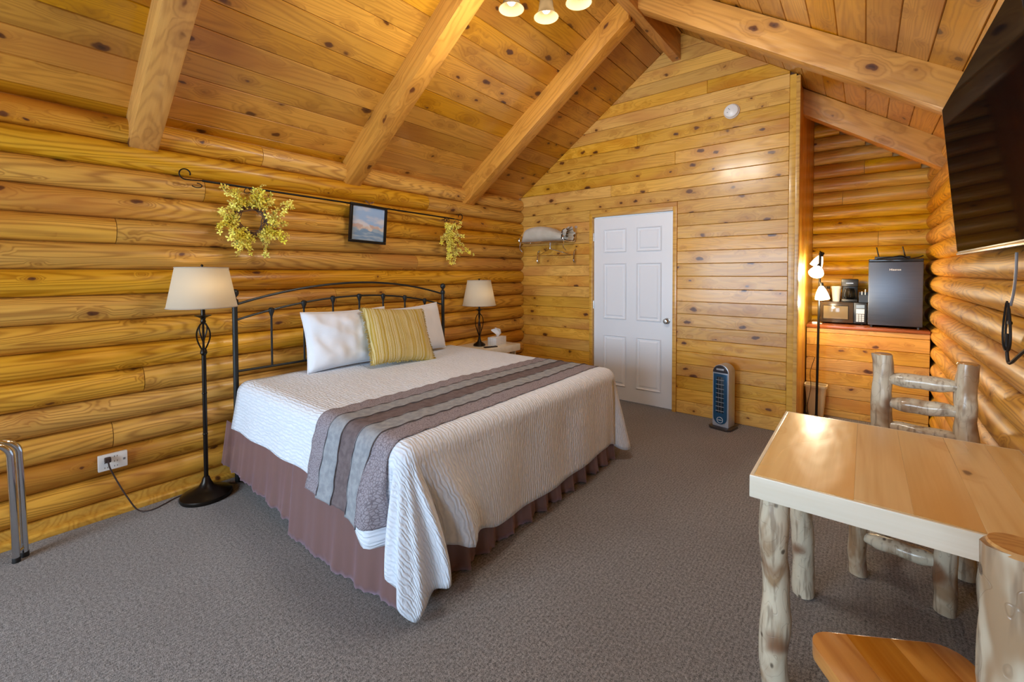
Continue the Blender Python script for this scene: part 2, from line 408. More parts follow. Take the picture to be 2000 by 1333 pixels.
def pane_mat():
    n = NT('window_pane'); n.n.remove(n.b)
    t = n.new('ShaderNodeBsdfTransparent'); g = n.new('ShaderNodeBsdfGlossy'); g.inputs['Roughness'].default_value = 0.02
    fr = n.new('ShaderNodeFresnel'); mx = n.new('ShaderNodeMixShader'); n.L(fr.outputs[0], mx.inputs[0]); n.L(t.outputs[0], mx.inputs[1]); n.L(g.outputs[0], mx.inputs[2]); n.L(mx.outputs[0], n.out.inputs[0])
    return n.m
M_PANE = pane_mat()

# ------------------------------------------------------------------ room dimensions
XL, XLC = -3.465, -3.408          # left wall: joint line, crest of logs
XR, XRC = 0.505, 0.452            # right wall
YB, YF, YA = -2.40, 4.46, 5.93    # entrance wall, partition wall with door, alcove back wall
XT = -0.46                        # end of partition wall
XAP, ZAP, SL = -1.44, 3.784, 0.6974
def roof(x): return ZAP - SL * abs(x - XAP)
PITCH = 0.1515; ZTOP = 2.352

# floor
fl = MB().box(XL - 0.25, XR + 0.25, YB - 0.25, YA + 0.25, -0.12, 0.0).build('floor', M_CARPET); struct(fl, 'brown-grey carpet floor')

# ---- log walls
def log_mesh(L, h, sag, n=9, m=None, seed=0):
    m = m or max(3, int(L / 0.22)); R = (h * h / 4 + sag * sag) / (2 * sag); a = math.asin(min(0.999, (h / 2) / R)); cx = sag - R
    b = MB(); vs = []
    for i in range(m + 1):
        x = L * i / m
        for k in range(n):
            t = -a + 2 * a * k / (n - 1)
            r = R * (1 + (0.022 * noise.noise(Vector((x * 1.6 + seed * 9.1, t * 1.1, seed))) if 0 < k < n - 1 else 0))
            e = 0.004 if i in (0, m) else 0
            vs.append((x, cx + (r - e) * math.cos(t), (r - 0.0012) * math.sin(t)))
        vs.append((x, -0.03, -h / 2 + .001)); vs.append((x, -0.03, h / 2 - .001))
    N = n + 2
    order = list(range(n)) + [n + 1, n]
    fs = []
    for i in range(m):
        for q in range(N):
            k, l = order[q], order[(q + 1) % N]
            fs.append((i * N + k, i * N + l, (i + 1) * N + l, (i + 1) * N + k))
    fs.append(tuple(order[::-1])); fs.append(tuple(m * N + k for k in order))
    b.add(vs, fs)
    me = b.mesh('log', angle=40); return me
def log_run(parent, xdir, ndir, origin, zc, segs, mat, sag=0.055, h=PITCH, seed=0):
    """segs: list of (start, end) along xdir from origin"""
    for q, (a, e) in enumerate(segs):
        me = log_mesh(e - a - 0.003, h, sag, seed=seed + q * 3.7); me.materials.append(mat)
        link('log', me, parent, M=axes(xdir, ndir, Vector(origin) + Vector(xdir) * a + Vector((0, 0, zc))))

wl = MB().box(XL - 0.20, XL - 0.02, YB - 0.2, YA + 0.2, 0, ZTOP + 0.10).build('wall_left', M_CAULK); struct(wl, 'wall of honey-coloured round logs behind the bed')
seams = {0: [1.348], 1: [2.9], 2: [0.984], 3: [2.075, 3.35], 4: [0.538], 5: [2.75], 6: [], 7: [1.9], 8: [], 9: [3.1], 10: [0.649], 11: [2.3], 12: [0.50], 13: [], 14: [1.7]}
for k in range(15):
    zc = ZTOP - PITCH * (k + 0.5)
    cuts = [YB] + seams[k] + [YF - 0.005]
    log_run(wl, (0, 1, 0), (1, 0, 0), (XL, 0, 0), zc, list(zip(cuts[:-1], cuts[1:])), M_LOG, sag=XLC - XL, seed=k)
b = MB().box(XL - 0.02, -3.425, YB, YF, 0.0, 0.085)
bl = b.build('baseboard_left', M_TRIM, bev=0.004); struct(bl, 'flat pine board under the lowest log')
MB().prism([(-3.425, 0.0), (-3.385, 0.0), (-3.385, 0.026), (-3.395, 0.036), (-3.425, 0.036)], YB, YF, Matrix(((1,0,0,0),(0,0,1,0),(0,1,0,0),(0,0,0,1)))).build('shoe_strip', M_TRIM, bl, bev=0.002)

wr = MB().box(XR + 0.02, XR + 0.2, YB - 0.2, YA + 0.2, 0, 2.50).build('wall_right', M_CAULK); struct(wr, 'wall of amber round logs on the right with the television')
rs = {0: [2.0], 1: [3.6], 2: [1.2], 3: [4.4], 4: [2.6], 5: [], 6: [3.9], 7: [1.5], 8: [4.9], 9: [], 10: [2.2], 11: [3.4], 12: [], 13: [1.0], 14: [2.9], 15: []}
for k in range(16):
    zc = ZTOP + 0.085 - PITCH * (k + 0.5)
    cuts = [YB] + rs[k] + [YA - 0.01]
    log_run(wr, (0, 1, 0), (-1, 0, 0), (XR, 0, 0), zc, list(zip(cuts[:-1], cuts[1:])), M_LOG, sag=XR - XRC, seed=40 + k)

wa = MB().box(XT - 0.3, XR + 0.2, YA + 0.02, YA + 0.2, 0, 3.3).build('wall_alcove', M_CAULK); struct(wa, 'log wall at the back of the kitchenette alcove')
asm = {3: [-0.02], 5: [-0.20], 8: [0.1], 11: [-0.1]}
for k in range(21):
    zc = 3.05 - PITCH * (k + 0.5)
    x1 = min(XR, XAP + (ZAP - (zc - 0.03)) / SL)
    cuts = [XT] + [c for c in asm.get(k, []) if c < x1 - 0.1] + [x1]
    log_run(wa, (1, 0, 0), (0, -1, 0), (0, YA, 0), zc, list(zip(cuts[:-1], cuts[1:])), M_LOGA, sag=0.045, seed=80 + k)

# ---- partition wall with door: horizontal boards clipped by the roof
def board_poly(z0, z1, x0, x1):
    """rectangle clipped by the roof slopes"""
    P = [(x0, z0), (x1, z0), (x1, z1), (x0, z1)]
    def clip(P, side):
        out = []
        for i in range(len(P)):
            a, c = P[i], P[(i + 1) % len(P)]
            fa = (ZAP + side * SL * (a[0] - XAP)) - a[1]; fc = (ZAP + side * SL * (c[0] - XAP)) - c[1]
            if fa >= 0: out.append(a)
            if fa * fc < 0:
                t = fa / (fa - fc); out.append((a[0] + (c[0] - a[0]) * t, a[1] + (c[1] - a[1]) * t))
        return out
    P = clip(P, 1)
    return clip(P, -1) if P else P
wf = MB().prism([(XL, 0), (-2.44, 0), (-2.44, 2.06), (-1.50, 2.06), (-1.50, 0), (XT, 0), (XT, roof(XT)), (XAP, ZAP), (XL, roof(XL))], 0, 0.07,
                axes((1, 0, 0), (0, 0, 1), (0, YF + 0.09, 0))).build('wall_far', M_DARK); struct(wf, 'gabled partition wall of horizontal knotty pine boards')
def wall_board(z0, z1, x0, x1, parent, y=YF, th=0.02):
    P = board_poly(z0 + 0.0012, z1 - 0.0012, x0, x1)
    if len(P) < 3: return
    cx, cz = P[0]
    me = MB().prism([(x - cx, z - cz) for x, z in P], 0, th).mesh('board', bev=0.0035, seg=1, angle=30); me.materials.append(M_WALL)
    link('board', me, parent, M=axes((1, 0, 0), (0, 0, 1), (cx, y + th, cz)))
BW = 0.1252; xr_ = XT - 0.066
splits = {18: [-2.2], 20: [-1.5], 22: [-1.9], 25: [-1.2]}
for k in range(31):
    z0, z1 = k * BW, (k + 1) * BW
    if k < 16:
        wall_board(z0, z1, XL, -2.462, wf); wall_board(z0, z1, -1.474, xr_, wf)
    elif k == 16:
        wall_board(z0, z1, XL, -2.462, wf); wall_board(z0, z1, -1.474, xr_, wf); wall_board(2.075, z1, -2.46, -1.476, wf)
    else:
        cs = [XL] + splits.get(k, []) + [xr_]
        for a, e in zip(cs[:-1], cs[1:]): wall_board(z0, z1, a + 0.0006, e - 0.0006, wf)
# corner trim
tr = MB().box(XT - 0.065, XT - 0.018, YF - 0.004, YF + 0.02, 0, roof(XT - 0.02) - 0.004)
tr = tr.build('trim_1', M_TRIM, bev=0.002); struct(tr, 'vertical pine trim strip at the end of the partition wall')
MB().box(XT - 0.018, XT + 0.012, YF - 0.012, YF + 0.05, 0, roof(XT + 0.012) - 0.002).build('corner_strip', M_TRIM, tr, bev=0.003)
# side of the partition facing the alcove: vertical boards
ws = MB().box(XT - 0.10, XT - 0.022, YF + 0.06, YA + 0.02, 0, roof(XT - 0.1) - 0.02).build('wall_partition', M_DARK); struct(ws, 'amber board return of the partition inside the alcove')
for i in range(9):
    y0 = YF + 0.05 + i * 0.16; y1 = min(y0 + 0.16, YA)
    me = MB().box(0, roof(XT) - 0.02, 0.0008, y1 - y0 - 0.0008, 0, 0.02).mesh('board', bev=0.002, seg=1); me.materials.append(M_LOGA)
    link('board', me, ws, M=axes((0, 0, 1), (0, 1, 0), (XT - 0.002 + 0.0, y0, 0)))

# door
DL, DR, DH = -2.418, -1.518, 2.035
dr = MB().box(DL, DR, YF + 0.022, YF + 0.057, 0.008, DH).build('door_1', M_DOOR, bev=0.002); struct(dr, 'white six-panel interior door')
w = DR - DL
for cx in (DL + w * 0.285, DL + w * 0.715):
    for z0, z1 in ((0.16, 0.72), (0.90, 1.52), (1.64, 1.90)):
        hw = w * 0.150
        def panel(cx, z0, z1, hw):
            b = MB(); yo = YF + 0.0225
            # moulded ring then raised field
            rings = [(0.0, 0.0), (0.007, -0.004), (0.016, 0.007), (0.030, 0.007), (0.045, -0.001)]
            vs = []
            for ins, dy in rings:
                vs += [(cx - hw + ins, yo + dy, z0 + ins), (cx + hw - ins, yo + dy, z0 + ins), (cx + hw - ins, yo + dy, z1 - ins), (cx - hw + ins, yo + dy, z1 - ins)]
            fs = [(r * 4 + i, r * 4 + (i + 1) % 4, r * 4 + 4 + (i + 1) % 4, r * 4 + 4 + i) for r in range(len(rings) - 1) for i in range(4)]
            fs.append(tuple((len(rings) - 1) * 4 + i for i in range(4)))
            b.add(vs, fs); return b
        p = panel(cx, z0, z1, hw); p.v = [(x, y - 0.008, z) for x, y, z in p.v]
        p.build('door_panel', M_DOOR, dr, angle=20)
kb = MB().lathe([(0.0, -0.062), (0.018, -0.060), (0.028, -0.048), (0.028, -0.036), (0.014, -0.024), (0.011, -0.010), (0.030, -0.006), (0.032, 0.0)], 20, (-1.578, YF + 0.022, 0.915), axis=(0, 1, 0))
kb.build('door_knob', M_STEEL, dr)
for z in (0.25, 1.05, 1.82): MB().tube([(DL - 0.004, YF + 0.018, z - 0.045), (DL - 0.004, YF + 0.018, z + 0.045)], 0.007, 8).build('hinge', M_STEEL, dr)
cs = MB().box(DL - 0.043, DL - 0.004, YF - 0.014, YF + 0.06, 0, DH + 0.045)
dc = cs.build('trim_2', M_TRIM, bev=0.003); struct(dc, 'pine casing around the white door')
MB().box(DR + 0.004, DR + 0.043, YF - 0.014, YF + 0.06, 0, DH + 0.045).build('door_jamb', M_TRIM, dc, bev=0.003)
MB().box(DL - 0.004, DR + 0.004, YF - 0.014, YF + 0.06, DH + 0.006, DH + 0.045).build('door_head', M_TRIM, dc, bev=0.003)

# ---- entrance wall behind the camera with window and glazed door
holes = [(-3.2, -1.1, 0.55, 2.05), (-0.57, 0.21, 0.55, 2.05)]
b = MB(); xs = [XL - 0.2, -3.2, -1.1, -0.57, 0.21, XR + 0.2]
for a, e in zip(xs[:-1], xs[1:]):
    hole = any(abs(a - h[0]) < 1e-6 for h in holes)
    def top(x): return roof(x)
    pts = [a] + ([XAP] if a < XAP < e else []) + [e]
    if hole:
        b.box(a, e, YB - 0.12, YB, 0, 0.55)
        P = [(a, 2.05), (e, 2.05)] + [(x, top(x)) for x in pts[::-1]]
    else: P = [(a, 0), (e, 0)] + [(x, top(x)) for x in pts[::-1]]
    b.prism(P, 0, 0.12, axes((1, 0, 0), (0, 0, 1), (0, YB, 0)))
M_WALLB = M_WALL
we = b.build('wall_entrance', M_WALL); struct(we, 'pine gable wall behind the viewer with windows')
for i, (x0, x1, z0, z1) in enumerate(holes):
    fr = MB()
    for a, e, c, d in ((x0, x1, z0, z0 + 0.05), (x0, x1, z1 - 0.05, z1), (x0, x0 + 0.05, z0 + .05, z1 - .05), (x1 - 0.05, x1, z0 + .05, z1 - .05)): fr.box(a, e, YB - 0.09, YB - 0.03, c, d)
    if i == 0: fr.box((x0 + x1) / 2 - 0.03, (x0 + x1) / 2 + 0.03, YB - 0.09, YB - 0.03, z0 + .05, z1 - .05)
    wn = fr.build('window_%d' % (i + 1), M_WHITE); struct(wn, 'white framed window in the entrance wall')
    MB().box(x0 + .04, x1 - .04, YB - 0.063, YB - 0.058, z0 + .04, z1 - .04).build('pane', M_PANE, wn)

# ---- ceiling planks
ce = MB()
for sd in (-1, 1):
    xe = XL - 0.2 if sd < 0 else XR + 0.2
    n_ = Vector((SL * sd, 0, 1)).normalized() * 0.06
    P = [Vector((XAP, 0, ZAP)), Vector((xe, 0, roof(xe)))]
    q = [P[0] + Vector((0, 0, 0.03)), P[1] + Vector((0, 0, 0.03)), P[1] + Vector((0, 0, 0.1)), P[0] + Vector((0, 0, 0.1))]
    ce.add([(p.x, YB - 0.2, p.z) for p in q] + [(p.x, YA + 0.2, p.z) for p in q], [(0,1,2,3),(7,6,5,4),(0,4,5,1),(1,5,6,2),(2,6,7,3),(3,7,4,0)])
ce = ce.build('ceiling', M_DARK); struct(ce, 'vaulted ceiling of knotty pine planks')
RAF = [-2.20, -0.79, 0.60, 2.00, 3.41, 4.81]     # near faces of the rafters
RW = 0.14
rr = random.Random(11)
def plank(sd, s0, s1, y0, y1):
    cs_ = 1 / math.hypot(1, SL)
    d = Vector((sd * cs_, 0, -SL * cs_)); nrm = Vector((sd * SL * cs_, 0, cs_))   # d down the slope, nrm up out of the roof
    L, Wd, g = y1 - y0, s1 - s0, 0.0035
    # cross-section with chamfered (V-groove) lower edges, local y down the slope, local z = x cross y
    ax = axes((0, 1, 0), d, Vector((XAP, y0, ZAP)) + d * s0)
    zl = Vector((0, 1, 0)).cross(d).normalized(); up = 1 if zl.dot(nrm) > 0 else -1
    prof = [(0.0008, 0.02), (0.0008, 0.006), (g + .001, 0), (Wd - g - .001, 0), (Wd - 0.0008, 0.006), (Wd - 0.0008, 0.02)]
    vs = [(x, y, z * up) for x in (0.0006, L - 0.0006) for y, z in prof]; n = len(prof)
    fs = [tuple(range(n)), tuple(range(2 * n - 1, n - 1, -1))] + [(i, (i + 1) % n, (i + 1) % n + n, i + n) for i in range(n)]
    me = MB().add(vs, fs).mesh('plank', angle=20); me.materials.append(M_CEIL)
    link('plank', me, ce, M=ax)
for sd in (-1, 1):
    n0 = 0.09 if sd < 0 else 0.06; st = 0.1663 if sd < 0 else 0.1675
    edges = [0.0] + [n0 + st * i for i in range(15)]
    smax = (XAP - XL + 0.03 if sd < 0 else XR + 0.03 - XAP) * math.hypot(1, SL)
    for i in range(len(edges)):
        s0 = edges[i]; s1 = edges[i + 1] if i + 1 < len(edges) else s0 + st
        if s0 > smax: break
        ycuts = [YB] + sorted(rr.sample([r + RW / 2 for r in RAF[1:5]], rr.choice([1, 2]))) + [YA if sd > 0 else YF + 0.1]
        for a, e in zip(ycuts[:-1], ycuts[1:]): plank(sd, s0, s1, a, e)
# rafters
def rafter(sd, y0, label):
    cs_ = 1 / math.hypot(1, SL); d = Vector((sd * cs_, 0, -SL * cs_))
    x0 = -1.53 if sd < 0 else -1.455
    xe = XL - 0.01 if sd < 0 else XR + 0.01
    dep = 0.232
    zt = lambda x: roof(x) + 0.004
    P = [(x0, zt(x0)), (xe, zt(xe)), (xe, zt(xe) - dep), (x0, zt(x0) - dep)]
    L = abs(xe - x0) / cs_
    ax = axes(d, (0, 1, 0), (x0, y0, zt(x0)))
    inv = ax.inverted()
    b = MB(); vs = [inv @ Vector((x, y, z)) for y in (y0, y0 + RW) for x, z in P]
    b.add(vs, [(0,1,2,3),(7,6,5,4),(0,4,5,1),(1,5,6,2),(2,6,7,3),(3,7,4,0)])
    me = b.mesh('rafter', bev=0.006, seg=2); me.materials.append(M_BEAM)
    o = link('ceiling_beam', me, M=ax); struct(o, label)
    return o
RL = ['at the entrance wall', 'behind the viewer', 'nearest the viewer', 'second from the viewer', 'nearest the white door wall', 'inside the alcove']
for i, y0 in enumerate(RAF):
    if i < 5: rafter(-1, y0, 'sloping pine beam on the left roof side, ' + RL[i])
    rafter(1, y0, 'sloping pine beam on the right roof side, ' + RL[i])
rb = MB().box(0, YF + 0.0 - YB, -0.04, 0.04, 0, 0.24).mesh('ridge', bev=0.004); rb.materials.append(M_BEAM)
struct(link('ridge_beam', rb, M=axes((0, 1, 0), (-1, 0, 0), (-1.492, YB, 3.525))), 'narrow ridge beam along the ceiling peak')
# ------------------------------------------------------------------ furniture and things
# ================================================================== BED
BX0, BX1, BY0, BY1, BZ, BR = -3.235, -1.455, 1.09, 3.07, 0.69, 0.075
bed = thing('bed', 'king bed with arched dark iron headboard and brown satin bed skirt', 'bed', (-2.36, 2.08, 0))
def bl_(m): m.v = [(x + 2.36, y - 2.08, z) for x, y, z in m.v]; return m
bl_(MB().box(BX0 + .02, BX1 - .03, BY0 + .03, BY1 - .03, 0.40, 0.675)).build('mattress', M_PILLOW, bed, bev=0.05, seg=3)
bl_(MB().box(BX0 + .02, BX1 - .06, BY0 + .05, BY1 - .05, 0.16, 0.40)).build('box_spring', M_PILLOW, bed, bev=0.015)
for lx in (BX0 + .12, BX1 - .15):
    for ly in (BY0 + .15, 2.08, BY1 - .15):
        bl_(MB().box(lx - .025, lx + .025, ly - .025, ly + .025, 0, 0.16)).build('bed_leg', M_BLACK, bed, bev=0.003)
HX, PY0, PY1 = -3.285, 1.10, 2.955
for py in (PY0, PY1):
    bl_(MB().tube([(HX, py, 0.0), (HX, py, 1.225)], 0.0165, 14)).build('headboard_post', M_IRON, bed)
    bl_(MB().lathe([(0.018, 1.205), (0.022, 1.212), (0.022, 1.235), (0.014, 1.245), (0.010, 1.252), (0.012, 1.258), (0.022, 1.268), (0.0265, 1.283), (0.024, 1.298), (0.014, 1.309), (0.0, 1.312)], 16, (HX, py, 0))).build('finial', M_IRON, bed)
ym, hw = (PY0 + PY1) / 2, (PY1 - PY0) / 2
def arch(y, z0, z1): return z0 + (z1 - z0) * (1 - ((y - ym) / hw) ** 2)
ys = [PY0 + (PY1 - PY0) * i / 32 for i in range(33)]
bl_(MB().tube([(HX, y, arch(y, 1.205, 1.338)) for y in ys], 0.0085, 8)).build('top_rail', M_IRON, bed)
bl_(MB().tube([(HX, y, arch(y, 1.10, 1.228)) for y in ys], 0.0075, 8)).build('middle_rail', M_IRON, bed)
bl_(MB().tube([(HX, y, 0.755) for y in (PY0, ym, PY1)], 0.0085, 8)).build('bottom_rail', M_IRON, bed)
for k in range(7):
    y = PY0 + (PY1 - PY0) * (k + 1) / 8; zt = arch(y, 1.10, 1.228)
    sp = bl_(MB().tube([(HX, y, 0.755), (HX, y, zt)], 0.0075, 8)).build('spindle', M_IRON, bed)
    bl_(MB().lathe([(0.008, zt - .045), (0.012, zt - .03), (0.019, zt - .012), (0.020, zt + .006), (0.012, zt + .016), (0.0, zt + .018)], 12, (HX, y, 0))).build('casting', M_IRON, sp)

# ---- coverlet: one cloth, top grid and hanging curtain
NXT, NYT = 60, 64
tx0, tx1, ty0, ty1 = BX0, BX1 - BR, BY0 + BR, BY1 - BR
def top_z(x, y): return BZ + 0.006 * noise.noise(Vector((x * 2.2, y * 2.2, 0))) + 0.0025 * noise.noise(Vector((x * 7, y * 7, 3)))
LA = 0.36
HEM = [(-0.40, -1.93, 1.055, 0.39), (-0.28, -1.80, 1.045, 0.345), (-0.13, -1.655, 1.015, 0.262), (-0.075, -1.60, 1.020, 0.258), (-0.03, -1.555, 1.115, 0.250), (0.01, -1.520, 1.130, 0.205), (0.05, -1.512, 1.035, 0.175), (0.095, -1.455, 1.060, 0.125), (0.14, -1.425, 1.035, 0.075), (0.178, -1.385, 1.085, 0.014), (0.21, -1.365, 1.110, 0.045),
       (0.255, -1.385, 1.185, 0.090), (0.30, -1.325, 1.225, 0.110), (0.335, -1.405, 1.275, 0.150), (0.375, -1.455, 1.300, 0.190), (0.415, -1.405, 1.345, 0.195), (0.47, -1.350, 1.395, 0.178), (0.55, -1.395, 1.47, 0.205), (0.75, -1.400, 1.615, 0.160), (1.15, -1.41, 1.955, 0.15)]
def hem_curve(q):
    i = 0
    while i < len(HEM) - 2 and q > HEM[i + 1][0]: i += 1
    a, b = HEM[i], HEM[i + 1]; pa = HEM[max(i - 1, 0)]; nb = HEM[min(i + 2, len(HEM) - 1)]
    h = b[0] - a[0]; t = min(1, max(0, (q - a[0]) / h)); out = []
    for c in (1, 2, 3):
        m0 = (b[c] - pa[c]) / (b[0] - pa[0]) * h; m1 = (nb[c] - a[c]) / (nb[0] - a[0]) * h
        out.append((2*t**3 - 3*t*t + 1) * a[c] + (t**3 - 2*t*t + t) * m0 + (-2*t**3 + 3*t*t) * b[c] + (t**3 - t*t) * m1)
    return out
def curtain(q_side, a, v, off=0.0):
    """q_side 'near','foot','far','c1','c2'; a = position (metres along side or 0..1 on a corner); v 0..1 down. returns (point, uv)"""
    # local frame
    if q_side == 'near': base = Vector((a, ty0, 0)); nrm = Vector((0, -1, 0)); q1 = a - tx1; q2 = 9
    elif q_side == 'foot': base = Vector((tx1, a, 0)); nrm = Vector((1, 0, 0)); q1 = LA + (a - ty0); q2 = a - ty1
    elif q_side == 'far': base = Vector((a, ty1, 0)); nrm = Vector((0, 1, 0)); q1 = 9; q2 = LA + (tx1 - a)
    elif q_side == 'c1': an = -PI / 2 + a * PI / 2; base = Vector((tx1, ty0, 0)); nrm = Vector((math.cos(an), math.sin(an), 0)); q1 = a * LA; q2 = 9
    else: an = a * PI / 2; base = Vector((tx1, ty1, 0)); nrm = Vector((math.cos(an), math.sin(an), 0)); q1 = 9; q2 = a * LA
    qc = LA / 2
    hem = 0.152
    if q_side == 'near': hem = 0.392
    if q_side == 'far': hem = 0.36
    if q_side == 'foot': hem = 0.160 - 0.03 * gau(a, 2.2, 0.5)
    if q_side in ('foot', 'c2', 'far') and q2 > -0.5:
        hh = hem if q_side == 'foot' else (0.15 if q2 < qc else 0.15 + 0.21 * sst(qc, LA + 0.25, q2))
        hem = hh - 0.075 * gau(q2, qc * 0.7, 0.13)
    hx = None
    if -0.34 < q1 < 1.1:
        hx = hem_curve(q1); k_ = sst(-0.34, -0.22, q1) * (1 - sst(0.75, 1.1, q1)); hem = hem + (hx[2] - hem) * k_
    depth_total = BZ - BR - hem
    if v < 0.22:
        t = v / 0.22 * PI / 2
        o = BR * math.sin(t); z = BZ - BR + BR * math.cos(t); d = BR * t
    else:
        t = (v - 0.22) / 0.78; d0 = depth_total * t
        o = BR; z = BZ - BR - d0; d = BR * PI / 2 + d0
        fl_ = 0.06 if q_side != 'near' else 0.16
        if q2 < 5: fl_ += 0.20 * gau(q2, qc, 0.10) - 0.06 * gau(q2, qc - 0.22, 0.07)
        along = a if q_side in ('near', 'foot', 'far') else q1
        rip = 0.006 * math.sin(along * 15 + 1.3) + 0.008 * noise.noise(Vector((along * 4, d0 * 2, 5 if q_side == 'foot' else 9)))
        o += d0 * fl_ + rip * min(1, d0 * 6)
    p = base + nrm * (o + off); p.z = z + (off if v < 0.22 else 0) * (1 - v / 0.22 if v < 0.22 else 0)
    if hx is not None and v >= 0.22:
        w_ = sst(-0.05, 1.0, (v - 0.22) / 0.78) ** 0.8 * k_; tgt = Vector((hx[0], hx[1], 0)) + nrm * off
        p.x += (tgt.x - p.x) * w_; p.y += (tgt.y - p.y) * w_
    uv = (base.x + nrm.x * d, base.y + nrm.y * d)
    return p, uv
cv = MB(); cv.uv = []
def addg(rows):
    b0 = len(cv.v); nu = len(rows[0])
    for r in rows:
        for p, uv in r: cv.v.append(tuple(p)); cv.uv.append(uv)
    for j in range(len(rows) - 1):
        for i in range(nu - 1):
            cv.f.append((b0 + j * nu + i, b0 + j * nu + i + 1, b0 + (j + 1) * nu + i + 1, b0 + (j + 1) * nu + i))
xs_ = [tx0 + (tx1 - tx0) * (i / NXT) ** 0.85 for i in range(NXT + 1)]
ys_ = [ty0 + (ty1 - ty0) * i / NYT for i in range(NYT + 1)]
NV = 26
def edge0(x, y): return min(1, min(y - ty0, ty1 - y, tx1 - x) / 0.08)
addg([[(Vector((x, y, BZ + (top_z(x, y) - BZ) * edge0(x, y))), (x, y)) for x in xs_] for y in ys_])
def curt_rows(side, aa): return [[curtain(side, a, j / NV) for a in aa] for j in range(NV + 1)]
def rev(rows): return [r[::-1] for r in rows]
addg(rev(curt_rows('near', xs_)) if False else [r for r in curt_rows('near', xs_)][::-1])
addg(curt_rows('c1', [i / 44 for i in range(45)])[::-1])
addg(curt_rows('foot', ys_)[::-1])
addg(curt_rows('c2', [i / 18 for i in range(19)])[::-1])
addg(curt_rows('far', xs_[::-1])[::-1])
me = bpy.data.meshes.new('coverlet'); me.from_pydata(cv.v, [], cv.f)
ul = me.uv_layers.new(name='UVMap')
for lp in me.loops: ul.data[lp.index].uv = cv.uv[lp.vertex_index]
bm = bmesh.new(); bm.from_mesh(me); bmesh.ops.remove_doubles(bm, verts=bm.verts, dist=0.0004); bmesh.ops.recalc_face_normals(bm, faces=bm.faces); bm.to_mesh(me); bm.free()
for p in me.polygons: p.use_smooth = True
me.materials.append(M_COVER)
co = link('coverlet', me); tag(co, 'white rippled coverlet draped over the bed with a pointed corner', 'bedspread')
sm = co.modifiers.new('thick', 'SOLIDIFY'); sm.thickness = 0.006; sm.offset = 0.0

# ---- runner: five stripes across the bed
run = thing('bed_runner', 'striped mauve, blue-grey and brown runner across the foot of the bed', 'bed runner', (-1.87, 2.08, BZ))
RXa, RXb = -2.140, -1.585
wd = [0.108, 0.108, 0.112, 0.112, 0.115]; xe = [RXa]
for q in wd: xe.append(xe[-1] + q)
mats = [M_MAUVE, M_BLUEG, M_BROWN, M_BLUEG, M_MAUVE]
for k in range(5):
    b = MB(); b.uv = []; nx = 7; rows = []
    hang = [0.60, 0.64, 0.655, 0.665, 0.60][k]
    # stations: far curtain (v from .45 to 0), top, near curtain (0..hang)
    st = [('far', 0.5 - 0.5 * i / 6) for i in range(6)] + [('top', ty1 + (ty0 - ty1) * i / 90) for i in range(91)] + [('near', i / 40) for i in range(1, 41)]
    lift = 0.004 + 0.0016 * (k % 2)
    for q, (sd, t) in enumerate(st):
        row = []
        yy = t if sd == 'top' else (ty1 + 0.1 * t if sd == 'far' else ty0 - 0.3 * t)
        j0 = 0.006 * noise.noise(Vector((yy * 22, k * 5.1, 0))) + 0.010 * noise.noise(Vector((yy * 2.2, 1.3, 0)))
        j1 = 0.006 * noise.noise(Vector((yy * 22, (k + 1) * 5.1, 0))) + 0.010 * noise.noise(Vector((yy * 2.2, 1.3, 0)))
        skew = 0.03 * (1 - (yy - ty0) / (ty1 - ty0))
        sx = lambda x: x + skew * (x - (RXa + RXb) / 2) / 0.27
        xa, xb = sx(xe[k]) + j0 - 0.003, sx(xe[k + 1]) + j1 + 0.003
        for i in range(nx):
            x = xa + (xb - xa) * i / (nx - 1)
            curl = 0.0025 * (abs(i - 3) / 3) ** 3 * (1 + math.sin(yy * 60 + i))
            if sd == 'top':
                y = t; z = BZ + (top_z(x, y) - BZ) * edge0(x, y) + lift + 0.003 + curl; row.append((Vector((x, y, z)), (x, y)))
            else:
                vv = t
                if sd == 'near':
                    zt_ = (0.335, 0.325, 0.33, 0.32, 0.34)[k]
                    lo = curtain('near', x, 1.0)[0].z; te = (BZ - BR - zt_) / (BZ - BR - lo)
                    vv = t * (0.22 + 0.78 * te) * (1 + 0.012 * noise.noise(Vector((x * 60, k, 1))) * sst(0.7, 1, t))
                p, uv = curtain(sd, x, vv, lift + 0.0035 + curl + (0.010 * sst(0.2, 0.5, t) if k == 4 else 0.004 * sst(0.2, .5, t))); row.append((p, uv))
        rows.append(row)
    for r in rows:
        for p, uv in r: b.v.append((p.x + 1.87, p.y - 2.08, p.z - BZ)); b.uv.append(uv)
    for j in range(len(rows) - 1):
        for i in range(nx - 1): b.f.append((j * nx + i, j * nx + i + 1, (j + 1) * nx + i + 1, (j + 1) * nx + i))
    me = bpy.data.meshes.new('stripe'); me.from_pydata(b.v, [], b.f); ul = me.uv_layers.new(name='UVMap')
    for lp in me.loops: ul.data[lp.index].uv = b.uv[lp.vertex_index]
    for p in me.polygons: p.use_smooth = True
    me.materials.append(mats[k])
    o = link('stripe', me, run, label=['mauve lace-patterned stripe on the pillow side', 'blue-grey stripe on the pillow side', 'dark brown middle stripe', 'blue-grey stripe on the foot side', 'mauve lace-patterned stripe on the foot side'][k])
    m_ = o.modifiers.new('thick', 'SOLIDIFY'); m_.thickness = 0.003; m_.offset = 1 if k < 9 else 0
    # dark frayed seam
    if k < 4:
        pts = []
        for (sd, t), r in list(zip(st, rows))[::1]:
            p = r[-1][0]; pts.append((p.x + 1.87, p.y - 2.08 - (0.002 if sd == 'near' else 0), p.z - BZ + 0.002))
        MB().tube(pts, [0.0016 + 0.0012 * abs(noise.noise(Vector((i * .9, k, 0)))) for i in range(len(pts))], 4).build('frayed_seam', M_THREAD, run)

